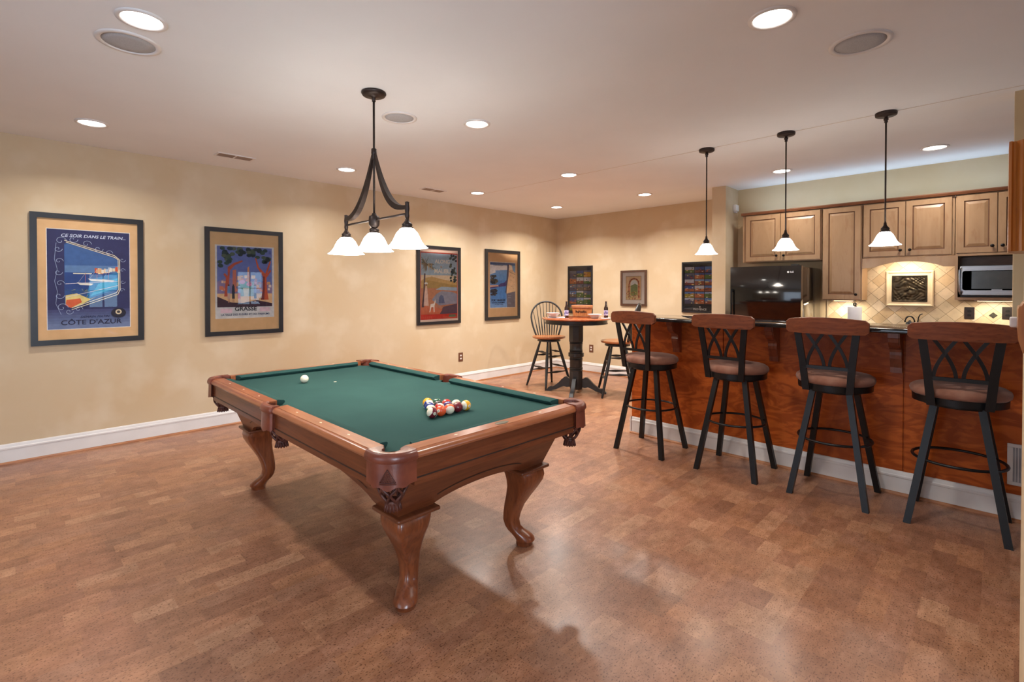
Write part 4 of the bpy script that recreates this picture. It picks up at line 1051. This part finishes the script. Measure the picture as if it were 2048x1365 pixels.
txt(t,'MALIBU',0.055,0.205,0.088,(240,226,206),sx=1.0,bold=0.002)
# 4 — fort by the water
t = picture('narrow black framed poster lettered FORT MARION, nearest the room corner on the left wall', (0,5.705,1.518), R9, 0.795, 1.145, 0.05, M_frame, M_mat)
a = Art(0.59, 0.757, -0.0122)
a.r(0,0,1,1,(232,220,206)).r(0.01,0.01,0.99,0.985,(96,148,206)).r(0.01,0.60,0.99,0.985,(118,166,214)).r(0.01,0.01,0.66,0.18,(120,164,214))
a.p([(0.01,0.80),(0.68,0.83),(0.66,0.93),(0.01,0.93)],(232,226,226)).p([(0.01,0.72),(0.22,0.77),(0.2,0.83),(0.01,0.86)],(236,230,226)).r(0.01,0.93,0.99,0.985,(70,104,160))
a.p([(0.01,0.45),(0.30,0.48),(0.40,0.53),(0.55,0.55),(0.66,0.62),(0.66,0.48),(0.40,0.46),(0.01,0.42)],(86,70,130))
a.p([(0.68,0.95),(0.74,0.95),(0.72,0.70),(0.66,0.46),(0.63,0.30),(0.60,0.34),(0.64,0.60)],(62,50,84)).p([(0.74,0.95),(0.86,0.93),(0.90,0.82),(0.99,0.76),(0.99,0.36),(0.64,0.31),(0.66,0.46),(0.72,0.70)],(236,198,156)).p([(0.74,0.94),(0.84,0.92),(0.88,0.84),(0.74,0.84)],(244,226,206))
a.p([(0.64,0.31),(0.99,0.36),(0.99,0.01),(0.66,0.01)],(112,104,120)).line([(0.72,0.80),(0.99,0.73)],0.003,(120,80,70))
for u, v in ((0.8,0.6),(0.9,0.66),(0.82,0.46),(0.92,0.5),(0.78,0.7),(0.9,0.42)): a.r(u,v,u+0.05,v+0.008,(176,130,96))
for i in range(26):
    rr = random.Random(600+i); a.e(rr.uniform(0.05,0.27),0.54+0.15*rr.random(),0.045,0.03,rr.choice([(48,56,66),(70,74,72),(110,96,80)]),7,i%5==0); a.e(rr.uniform(0.05,0.25),0.28+0.14*rr.random(),0.05,0.018,rr.choice([(58,56,70),(84,76,80)]),7,False)
a.p([(0.01,0.49),(0.30,0.50),(0.34,0.47),(0.01,0.45)],(226,176,150))
for v in (0.10,0.22,0.26): a.r(0.7,v,0.82,v+0.005,(206,200,206))
a.build(t)
txt(t,'UNITED STATES DEPARTMENT OF THE INTERIOR',0.0,0.352,0.0205,(36,44,84),sx=1.0,bold=0.0005)
txt(t,'NATIONAL PARK SERVICE',-0.11,0.320,0.019,(60,60,90),bold=0.0004)
txt(t,'FORT MARION',-0.105,-0.252,0.050,(24,30,66),sx=0.95,bold=0.0012)
txt(t,'NATIONAL MONUMENT',-0.105,-0.292,0.026,(24,30,66),bold=0.0005)
txt(t,'ST AUGUSTINE • FLORIDA',-0.105,-0.32,0.018,(34,44,84))
# photo-grid posters on the back wall
def grid_art(w, h, cols, rows, u0, v0, u1, v1, seed):
    a = Art(w, h, -0.0122); rr = random.Random(seed); gu, gv = 0.008, 0.006
    skies = [(96,132,190),(70,90,150),(150,170,204),(200,200,210),(110,110,130),(80,76,100)]
    lands = [(186,110,64),(150,84,60),(96,120,60),(206,160,70),(120,100,84),(170,150,60),(130,70,60),(90,84,110)]
    obs_ = [(236,226,206),(214,150,96),(196,90,60),(90,60,56),(226,206,130),(60,70,60)]
    for i in range(cols):
        for j in range(rows):
            a0 = u0+(u1-u0)*i/cols+gu; a1 = u0+(u1-u0)*(i+1)/cols-gu; b0 = v0+(v1-v0)*j/rows+gv; b1 = v0+(v1-v0)*(j+1)/rows-gv
            a.k = 1; a.r(a0,b0,a1,b1,rr.choice(skies)); f = rr.uniform(0.35,0.75); a.r(a0,b0,a1,b0+(b1-b0)*f,rr.choice(lands))
            for _ in range(5):
                cx, cy = rr.uniform(a0+0.03,a1-0.03), rr.uniform(b0+0.01,b0+(b1-b0)*0.8)
                a.e(cx,cy,rr.uniform(0.015,0.045)*min(1,(a1-a0)*4),rr.uniform(0.006,0.014),rr.choice(obs_),7)
    return a
t = picture('black framed grid of eighteen small photos, left on the back wall behind the basket', (0.552,YB,1.437), 0, 0.535, 0.845, 0.022, M_frame, M_backer, depth=0.024)
a = grid_art(0.49, 0.80, 3, 6, 0.02, 0.03, 0.98, 0.93, 5); a.build(t)
t = picture('black framed photo grid lettered PROVENCE, beside the wall pier', (2.79,YB,1.476), 0, 0.68, 0.752, 0.022, M_frame, mat('provence_black', (34,30,34), 0.6, rgb2=(40,34,38)), depth=0.024)
t.scale = (1,1,1)
a = grid_art(0.64, 0.71, 4, 6, 0.03, 0.15, 0.98, 0.93, 11); a.e(0.40,0.095,0.02,0.014,(220,216,210)).e(0.40,0.07,0.008,0.006,(200,196,190))
a.build(t); txt(t,'PROVENCE',-0.065,-0.325,0.040,(232,228,222),bold=0.0006)
t = picture('small brown framed print of a brick arch over a garden, centre of the back wall', (1.625,YB,1.465), 0, 0.475, 0.578, 0.034, M_frameb, M_matw, depth=0.024)
a = Art(0.272, 0.378, -0.0122)
a.r(-0.02,-0.015,1.02,1.015,(120,90,70)).r(0,0,1,1,(222,188,140)).r(0.30,0.20,0.78,0.70,(214,212,206)).e(0.54,0.68,0.24,0.17,(214,212,206))
a.p([(0.30,0.30),(0.78,0.30),(0.78,0.62),(0.6,0.70),(0.45,0.64),(0.30,0.60)],(130,140,90)).r(0.30,0.18,0.78,0.35,(150,150,84))
for i in range(18):
    an = PI*i/17; u, v = 0.54+0.315*math.cos(an), 0.68+0.225*math.sin(an); a.e(u,v,0.055,0.035,[(176,92,52),(196,116,66),(150,74,44)][i%3],6,i==0)
for s_, u in ((0,0.20),(1,0.86)):
    for j in range(9): a.r(u-0.055,0.06+0.07*j,u+0.05,0.12+0.07*j,[(186,100,56),(160,80,46),(204,126,74)][j%3],j==0)
for i in range(60):
    rr = random.Random(700+i); a.e(rr.uniform(0.03,0.75),rr.uniform(0.02,0.42)*(1 if i%3 else 0.8),0.03,0.02,rr.choice([(90,110,60),(200,180,80),(176,70,50),(60,80,50),(226,206,150),(140,130,70)]),6,i%8==0)
a.build(t)

def outlet(name, loc, rz, w, h, plate, face, label, n=2, group=None):
    t = thing(name, label, 'outlet', loc, rz, group)
    b = MB(); b.box(-w/2,w/2,-0.006,-0.0005,-h/2,h/2,0.002); b.build('cover_plate', plate, t)
    for s in ((-1,1) if n == 2 else (0,)):
        b = MB(); b.prism([(0.016*math.cos(2*PI*i/16), s*h*0.17+max(-0.0125,min(0.0125,0.016*math.sin(2*PI*i/16)))) for i in range(16)], lambda u,v,d: (u,d,v), -0.0085, -0.006); b.build('socket', face, t)
    return t
outlet('wall_outlet', (0,4.812,0.412), R9, 0.086, 0.135, M_plate, M_white, 'brown outlet plate low on the left wall behind the pool table')
outlet('wall_outlet', (0.790,YB,0.413), 0, 0.086, 0.132, M_plate, M_white, 'brown outlet plate on the back wall right of the pub table pedestal')

# ================================================================ KITCHEN
CY = 6.35
def door(b_parent, x0, x1, z0, z1, knob, y=CY):
    b = MB(); b.use(M_cab); f = 0.052; y1 = y+0.019
    def fr(i, yy): return [(x0+i,yy,z0+i),(x1-i,yy,z0+i),(x1-i,yy,z1-i),(x0+i,yy,z1-i)]
    V = [[b.bm.verts.new(p) for p in fr(i, yy)] for i, yy in ((0,y1),(0,y+0.002),(0.002,y),(f,y),(f+0.004,y+0.007),(f+0.010,y+0.008),(f+0.034,y+0.001),(f+0.036,y+0.001))]
    for k, (a, c) in enumerate(zip(V, V[1:])):
        b.use(M_glaze if k in (3,4) else M_cab)
        for i in range(4): b._f([a[i],a[(i+1)%4],c[(i+1)%4],c[i]])
    b.use(M_cab); b._f(V[-1]); b._f(list(reversed(V[0])))
    d = b.build('door', None, b_parent)
    if knob:
        b = MB(); rs = []
        for yy, r in ((y,0.006),(y-0.012,0.006),(y-0.015,0.012),(y-0.021,0.015),(y-0.027,0.012),(y-0.029,0.001)):
            rs.append([(knob[0]+r*math.cos(2*PI*i/16), yy, knob[1]+r*math.sin(2*PI*i/16)) for i in range(16)])
        b.rings(rs); b.build('knob', M_knob, d)
    return d
def cabinet(x0, x1, z0, z1, doors, label, y=CY, back=KY-0.002, name='wall_cabinet', group='maple wall cabinets'):
    t = thing(name, label, 'cabinet', (0,0,0), 0, group)
    b = MB(); b.box(x0, x1, y+0.0195, back, z0, z1, 0.001); b.build('body', M_cab, t)
    for d in doors: door(t, *d, y=y)
    return t
cabinet(3.583,4.432,1.775,2.350,[(3.622,4.010,1.786,2.338,(3.975,1.845)),(4.016,4.420,1.786,2.338,(4.052,1.845))],'two-door maple wall cabinet above the black refrigerator')
cabinet(4.440,4.806,1.330,2.350,[(4.448,4.794,1.338,2.338,(4.757,1.392))],'tall single-door maple wall cabinet above the paper towel roll')
cabinet(4.812,5.540,1.780,2.350,[(4.820,5.166,1.788,2.338,(5.130,1.845)),(5.172,5.520,1.788,2.338,(5.206,1.845))],'two-door maple wall cabinet above the arched hood valance')
def mw_cabinet():
    t = thing('wall_cabinet', 'two-door maple wall cabinet holding the microwave in its open bay', 'cabinet', (0,0,0), 0, 'maple wall cabinets')
    b = MB(); b.box(5.545,6.135,CY+0.0195,KY-0.002,1.785,2.350,0.001); b.build('body', M_cab, t)
    b = MB(); b.use(M_cab); b.box(5.545,5.565,CY-0.01,KY-0.002,1.348,1.785); b.box(6.115,6.135,CY-0.01,KY-0.002,1.348,1.785); b.box(5.545,6.135,CY-0.012,KY-0.002,1.348,1.372); b.box(5.545,6.135,CY,KY-0.002,1.765,1.785)
    b.build('open_bay', None, t)
    b = MB(); b.box(5.566,6.114,KY-0.012,KY-0.003,1.373,1.764); b.build('bay_back', M_cabd, t)
    door(t,5.553,5.831,1.792,2.338,(5.800,1.850)); door(t,5.837,6.120,1.792,2.338,(5.868,1.850))
mw_cabinet()
def valance():
    x0, x1 = 4.812, 5.548
    pts = [(x0,1.773),(x0,1.668),(x0+0.09,1.670)]
    for i in range(13):
        u = -1+2*i/12; pts.append(((x0+x1)/2+0.27*u, 1.676+0.056*math.cos(u*PI/2)**0.8 if abs(u) < 1 else 1.676))
    pts += [(x1-0.09,1.670),(x1,1.668),(x1,1.773)]
    b = MB(); b.prism(pts, lambda u,v,d: (u,d,v), CY-0.004, CY+0.018)
    tag(b.build('arched_valance', M_cab), 'arched maple valance board under the middle pair of cabinet doors', 'valance')
valance()
b = MB(); b.rings([[(xx, CY-0.004, 2.3505),(xx, CY-0.012, 2.352),(xx, CY-0.020, 2.372),(xx, CY-0.020, 2.382),(xx, CY+0.05, 2.382),(xx, CY+0.05, 2.3505)] for xx in (3.572, 6.145)], smooth=False)
tag(b.build('cabinet_crown', M_cabd), 'dark wooden crown strip running along the top of the wall cabinets', 'moulding')
def fridge():
    x0, x1, y0 = 3.650, 4.372, 5.80
    t = thing('refrigerator', 'glossy black top-mount refrigerator behind the bar', 'refrigerator', (0,0,0))
    b = MB(); b.box(x0+0.004,x1-0.004,y0+0.075,6.60,0.03,1.688,0.006,2); b.build('cabinet_body', M_fridge, t, auto=40)
    for z0, z1 in ((0.06,1.03),(1.04,1.70)):
        b = MB(); rs = []
        for z in (z0, z0+0.006, z1-0.006, z1):
            i_ = 0.004 if z in (z0, z1) else 0
            rs.append([(x0+i_,y0+0.07,z),(x0+i_,y0+0.012,z)]+[(x0+(x1-x0)*k/10, y0-0.022*math.sin(PI*k/10)+i_, z) for k in range(0,11)]+[(x1-i_,y0+0.012,z),(x1-i_,y0+0.07,z)])
        b.rings(rs, smooth=False); dd = b.build('door', M_fridge, t, auto=40)
        b = MB(); zz0, zz1 = (0.55,1.00) if z0 < 0.5 else (1.08,1.45)
        b.box(x0+0.015,x0+0.030,y0-0.045,y0-0.030,zz0,zz1,0.004,2)
        b.box(x0+0.017,x0+0.028,y0-0.032,y0,zz0,zz0+0.03); b.box(x0+0.017,x0+0.028,y0-0.032,y0,zz1-0.03,zz1); b.build('handle', M_black, dd)
    b = MB(); b.box(x1-0.10,x1-0.03,y0+0.02,y0+0.06,1.70,1.712); b.build('hinge_cover', M_black, t)
    b = MB(); c = (x1-0.118, y0-0.0105, 1.632); b.prism([(c[0]+0.011*math.cos(2*PI*i/20), c[2]+0.011*math.sin(2*PI*i/20)) for i in range(20)], lambda u,v,d: (u,d,v), y0-0.0170, y0-0.006); b.build('round_emblem', mat('emblem_silver', (214,214,218), 0.35, metal=0.5, rgb2=(200,200,204)), t)
    text_obj('lettering', 'LG', 0.026, MATS['emblem_silver'], t, (x1-0.082, y0-0.0105, 1.632), (PI/2,0,0.10), extrude=0.002, bold=0.0006)
fridge()
def microwave():
    x0, x1, y0 = 5.578, 6.108, CY-0.035
    t = thing('microwave', 'stainless steel microwave oven in the open bay of the cabinet', 'microwave', (0,0,0))
    b = MB(); b.box(x0+0.006,x1-0.006,y0+0.03,6.62,1.374,1.672,0.003); b.build('case', M_black, t)
    b = MB(); z0, z1 = 1.392, 1.668
    def loop(x_, z_, yy, r, xr=None):
        xr = x1 if xr is None else xr
        out = []
        for cx, cz, a0 in ((x0+x_+r,z0+z_+r,PI),(xr-x_-r,z0+z_+r,1.5*PI),(xr-x_-r,z1-z_-r,0),(x0+x_+r,z1-z_-r,0.5*PI)):
            out += [(cx+r*math.cos(a0+PI/2*i/5), yy, cz+r*math.sin(a0+PI/2*i/5)) for i in range(6)]
        return out
    b.rings([loop(0,0,y0+0.028,0.02),loop(0,0,y0+0.004,0.02),loop(0.006,0.004,y0-0.004,0.02),loop(0.02,0.046,y0-0.004,0.02),loop(0.022,0.048,y0+0.0,0.02)], cap=False)
    b.build('door_frame', M_steel, t, auto=50)
    b = MB(); b.rings([loop(0.021,0.047,y0+0.0005,0.02)], cap=True); b._f([b.bm.verts.new(p) for p in loop(0.021,0.047,y0+0.0005,0.02)]); b.build('door_glass', M_screen, t)
    b = MB(); b.box(x0+0.085,x0+0.42,y0-0.0012,y0+0.0002,1.452,1.618); b.build('viewing_window', M_screen2, t)
    b = MB(); b.box(x0+0.22,x0+0.29,y0-0.006,y0-0.0015,1.437,1.448); b.build('badge', M_steel, t)
    b = MB(); b.tube([(x0+0.010,y0-0.012,1.40),(x0+0.004,y0-0.022,1.43),(x0+0.002,y0-0.026,1.53),(x0+0.004,y0-0.022,1.63),(x0+0.010,y0-0.012,1.66)],0.009,10); b.build('handle', M_steel, t)
microwave()
# counter run below
def base_cab():
    t = cabinet(4.43,6.90,0.10,0.878,[(4.44+0.41*i,4.44+0.41*i+0.40,0.12,0.72,(4.44+0.41*i+(0.36 if i%2==0 else 0.04),0.66)) for i in range(6)],'row of maple base cabinets under the kitchen counter behind the bar', y=6.08, name='base_cabinet', group=None)
    for i in range(6):
        b = MB(); x = 4.44+0.41*i; b.box(x,x+0.40,6.08,6.099,0.735,0.868,0.002); d = b.build('drawer', M_cab, t)
        b = MB(); b.ball((x+0.20,6.065,0.80),0.014,12,8); b.build('knob', M_knob, d)
    b = MB(); b.box(4.43,6.90,6.13,KY-0.002,0.0,0.10); b.build('toe_kick', M_cabd, t)
base_cab()
b = MB(); b.box(4.40,6.92,6.04,KY-0.002,0.879,0.912,0.004,2); tag(b.build('kitchen_countertop', M_granite, auto=40), 'dark granite kitchen counter along the tiled wall behind the bar', 'countertop')
# backsplash tiles
def clip(poly, x0, x1, z0, z1):
    def cl(ps, f, g):
        out = []
        for i in range(len(ps)):
            p, q = ps[i], ps[(i+1) % len(ps)]; a, c = f(p), f(q)
            if a >= 0: out.append(p)
            if (a >= 0) != (c >= 0): tt = a/(a-c); out.append((p[0]+(q[0]-p[0])*tt, p[1]+(q[1]-p[1])*tt))
        return out
    for f in (lambda p: p[0]-x0, lambda p: x1-p[0], lambda p: p[1]-z0, lambda p: z1-p[1]):
        poly = cl(poly, f, None)
        if len(poly) < 3: return []
    return poly
def backsplash():
    x0, x1, z0, z1 = 4.436, 6.90, 0.914, 1.776
    t = thing('tile_backsplash', 'diagonal travertine tile backsplash between counter and cabinets', 'backsplash', (0,0,0))
    b = MB(); b.box(x0,x1,KY-0.006,KY-0.001,z0,z1); b.build('grout_bed', M_grout, t)
    h = 0.069; g = 0.0022; cx0, cz0 = 5.809, 1.195; rr = random.Random(9)
    tm = [mat('travertine_%d' % k, c, 0.42, rgb2=tuple(int(v*0.92) for v in c), scale=9, detail=6, rgb3=tuple(int(v*0.84) for v in c), scale3=24, lo3=0.6, hi3=0.8) for k, c in enumerate([(222,202,170),(212,188,152),(226,208,182),(204,178,142),(216,196,166)])]
    plate = (4.968,5.376,1.262,1.646)
    for i in range(-24, 20):
        for j in range(-6, 12):
            if (i+j) % 2: continue
            cx, cz = cx0+i*h, cz0+j*h; q = h-g
            if plate[0] < cx-h and cx+h < plate[1] and plate[2] < cz-h and cz+h < plate[3]: continue
            pl = clip([(cx-q,cz),(cx,cz-q),(cx+q,cz),(cx,cz+q)], x0, x1, z0, z1)
            if len(pl) < 3: continue
            ar = abs(sum(p[0]*r[1]-p[1]*r[0] for p, r in zip(pl, pl[1:]+pl[:1])))/2
            if ar < 0.0006: continue
            b = MB(); b.prism(pl, lambda u,v,d: (u,d,v), KY-0.0105-rr.random()*0.0008, KY-0.005); b.build('tile', rr.choice(tm), t)
    b = MB(); b.prism([(cx0-0.031,cz0),(cx0,cz0-0.031),(cx0+0.031,cz0),(cx0,cz0+0.031)], lambda u,v,d: (u,d,v), KY-0.014, KY-0.010); b.build('metal_inset', M_dot, t)
    b = MB(); b.box(x0-0.014,x0-0.001,KY-0.014,KY-0.001,z0,z1); b.build('edge_trim', M_cream, t)
backsplash()
def relief():
    x0, x1, z0, z1 = 4.972, 5.372, 1.266, 1.642; y = KY-0.0116
    t = thing('relief_plaque', 'bronze swirling relief plaque in a pale stone frame on the tiles', 'plaque', ((x0+x1)/2,y,(z0+z1)/2))
    w, h = (x1-x0)/2, (z1-z0)/2
    pr = [(0,0),(0,-0.012),(0.006,-0.018),(0.014,-0.020),(0.022,-0.014),(0.030,-0.011),(0.050,-0.011),(0.053,-0.006),(0.053,0)]
    def L(i, yy): return [(-w+i,yy,-h+i),(w-i,yy,-h+i),(w-i,yy,h-i),(-w+i,yy,h-i)]
    b = MB(); b.rings([L(i,yy) for i, yy in pr], cap=False, smooth=False); b.build('stone_frame', M_cream, t)
    w2, h2 = w-0.054, h-0.049
    def L2(i, yy): return [(-w2+i,yy,-h2+i),(w2-i,yy,-h2+i),(w2-i,yy,h2-i),(-w2+i,yy,h2-i)]
    b = MB(); b.rings([L2(0,0),L2(0,-0.012),L2(0.004,-0.015),L2(0.010,-0.015),L2(0.014,-0.010)], cap=False, smooth=False); b.build('bronze_border', M_pewter, t)
    n, m_ = 110, 100; w3, h3 = w2-0.014, h2-0.014; rs = []
    for j in range(m_+1):
        row = []
        for i in range(n+1):
            u, v = -1+2*i/n, -1+2*j/m_; r = math.hypot(u*1.1, v); a = math.atan2(v, u)
            s = math.sin(2.0*a+8.5*r+1.2*math.sin(3*a)); s2 = math.sin(9*u+4*math.sin(5*v)+3*r)*math.sin(8*v+3*math.sin(6*u)); s3 = math.sin(22*u*v+14*r+7*v)
            hgt = 0.0036*abs(s)**0.6*math.copysign(1,s)*math.exp(-r*0.5)+0.0022*s2*min(1,r*1.3)+0.0016*s3
            hgt *= min(1,(1-abs(u))*12)*min(1,(1-abs(v))*12)
            row.append((u*w3, -0.010-hgt, v*h3))
        rs.append(row)
    b = MB(); b.rings(rs, closed=False, cap=False, smooth=True); b.build('swirl_relief', M_pewter, t)
relief()
outlet('wall_outlet', (5.640,KY-0.0116,1.212), 0, 0.074, 0.118, M_dplate, M_black, 'dark outlet plate on the tiles left of the metal inset')
outlet('wall_outlet', (5.907,KY-0.0116,1.220), 0, 0.076, 0.118, M_dplate, M_black, 'dark switch plate on the tiles beside the kitchen pier')
def towel():
    x, y, z = 4.745, 6.36, 0.913
    t = thing('paper_towel_holder', 'white paper towel roll on a black scroll-topped stand', 'paper towel', (x,y,z))
    b = MB(); b.lathe([(0.0,0.0),(0.075,0.0),(0.075,0.010),(0.01,0.014),(0.006,0.02),(0.006,0.350)],seg=28); b.build('stand', M_black, t)
    b = MB(); b.tube([(0.0+0.016*math.cos(a)*(1-a/16), 0, 0.372+0.020*math.sin(a)*(1-a/16)) for a in [i*0.5 for i in range(22)]],0.004,6); b.tube([(0.012*math.cos(a),0.010*math.sin(a),0.352+0.02*a/6) for a in [i*0.5 for i in range(13)]],0.005,6)
    b.build('scroll_finial', M_black, t)
    b = MB(); b.lathe([(0.020,0.018),(0.062,0.016),(0.064,0.02),(0.064,0.344),(0.062,0.348),(0.020,0.346),(0.020,0.018)],seg=36,cap=False); b.build('paper_roll', M_paper, t, auto=40)
towel()
def kettle():
    t = thing('gooseneck_kettle', 'small black kettle with a curved spout on the kitchen counter', 'kettle', (5.215,6.30,0.913))
    b = MB(); b.lathe([(0.0,0.0),(0.062,0.0),(0.066,0.01),(0.060,0.08),(0.046,0.16),(0.036,0.19),(0.030,0.20),(0.0,0.205)],seg=28); b.build('kettle_body', M_black, t)
    b = MB(); b.lathe([(0.032,0.200),(0.030,0.208),(0.01,0.214),(0.008,0.225),(0.0,0.228)],seg=20,cap=False); b.build('lid', M_black, t)
    b = MB(); b.tube([(-0.038*math.cos(PI*i/12)*1.0,0,0.205+0.060*math.sin(PI*i/12)) for i in range(13)],0.0065,8); b.build('handle', M_black, t)
    b = MB(); b.tube([(0.05,0,0.06),(0.075,0,0.10),(0.070,0,0.16),(0.062,0,0.21),(0.068,0,0.26),(0.080,0,0.285),(0.098,0,0.292)],[0.009,0.008,0.007,0.006,0.0055,0.005,0.005],8); b.build('spout', M_black, t)
kettle()
def strip(x0, x1, y, z, label, W):
    t = thing('under_cabinet_light', label, 'light', ((x0+x1)/2,y,z), 0, 'under-cabinet light strips')
    L = (x1-x0)/2
    b = MB(); b.box(-L-0.02,L+0.02,-0.03,0.03,-0.010,-0.001,0.002); b.build('housing', M_white, t)
    b = MB(); b.box(-L,L,-0.022,0.022,-0.0125,-0.0102); b.build('diffuser', M_strip, t)
    light('AREA','strip_lamp',(0,0,-0.016),W,(1.0,0.86,0.66),2*L,(0,0,0),0.04,parent=t)
strip(4.53,4.70,6.50,1.330,'small light strip under the tall cabinet over the paper towels',3.5)
strip(5.00,5.36,6.50,1.779,'light strip hidden behind the arched valance over the plaque',5.0)
strip(5.70,5.95,6.50,1.347,'light strip under the microwave bay over the dark plates',3.0)
b = MB(); b.box(3.412,3.452,6.50,6.60,2.45,2.53,0.004,2); b.box(3.412,3.440,6.52,6.58,2.43,2.452,0.003)
tag(b.build('motion_sensor', M_white, auto=40), 'small white sensor box high on the wall pier beside the cabinets', 'sensor')
# rack on the near pier at the right frame edge
def rack():
    t = thing('cue_rack', 'golden oak wall rack at the right edge of the picture', 'rack', (5.9025,1.96,0))
    prof = [(0,0),(0,0.16),(-0.020,0.16),(-0.024,0.13),(-0.032,0.12),(-0.037,0.10),(-0.0365,0.0),(-0.031,-0.004),(-0.027,0.004),(-0.022,0.006),(-0.018,0.000),(-0.010,-0.008),(-0.004,-0.006)]
    b = MB(); b.prism([(u,v) for u, v in prof], lambda u,v,d: (u,v,d), 1.556, 1.862); b.build('upper_rail', M_rack, t)
    lp = [(0,1.270),(-0.006,1.275),(-0.012,1.30),(-0.015,1.34),(-0.015,1.395),(-0.013,1.402),(-0.008,1.404),(-0.004,1.414),(0,1.416)]
    b = MB(); b.prism(lp, lambda u,v,d: (u,d,v), 0.0, 0.16); b.build('lower_rail', M_rack, t)
    b = MB(); b.box(-0.030,-0.008,0.165,0.19,1.335,1.366,0.004,2); b.box(-0.010,0.0,0.165,0.19,1.34,1.36); b.build('peg', M_white, t)
rack()

def top_light():
    t = thing('cabinet_top_light', 'cool light strip on top of the wall cabinets washing the wall above', 'light', (4.86,6.50,2.352), 0)
    b = MB(); b.box(-1.22,1.22,-0.03,0.03,0.0,0.012,0.002); b.build('housing', M_white, t)
    b = MB(); b.box(-1.20,1.20,-0.022,0.022,0.0122,0.0145); b.build('diffuser', emit('cool_tube', (214,232,255), 2.0), t)
    light('AREA','cabinet_top_lamp',(0,0,0.018),3.4,(0.55,0.78,1.0),2.4,(PI,0,0),0.05,parent=t)
top_light()
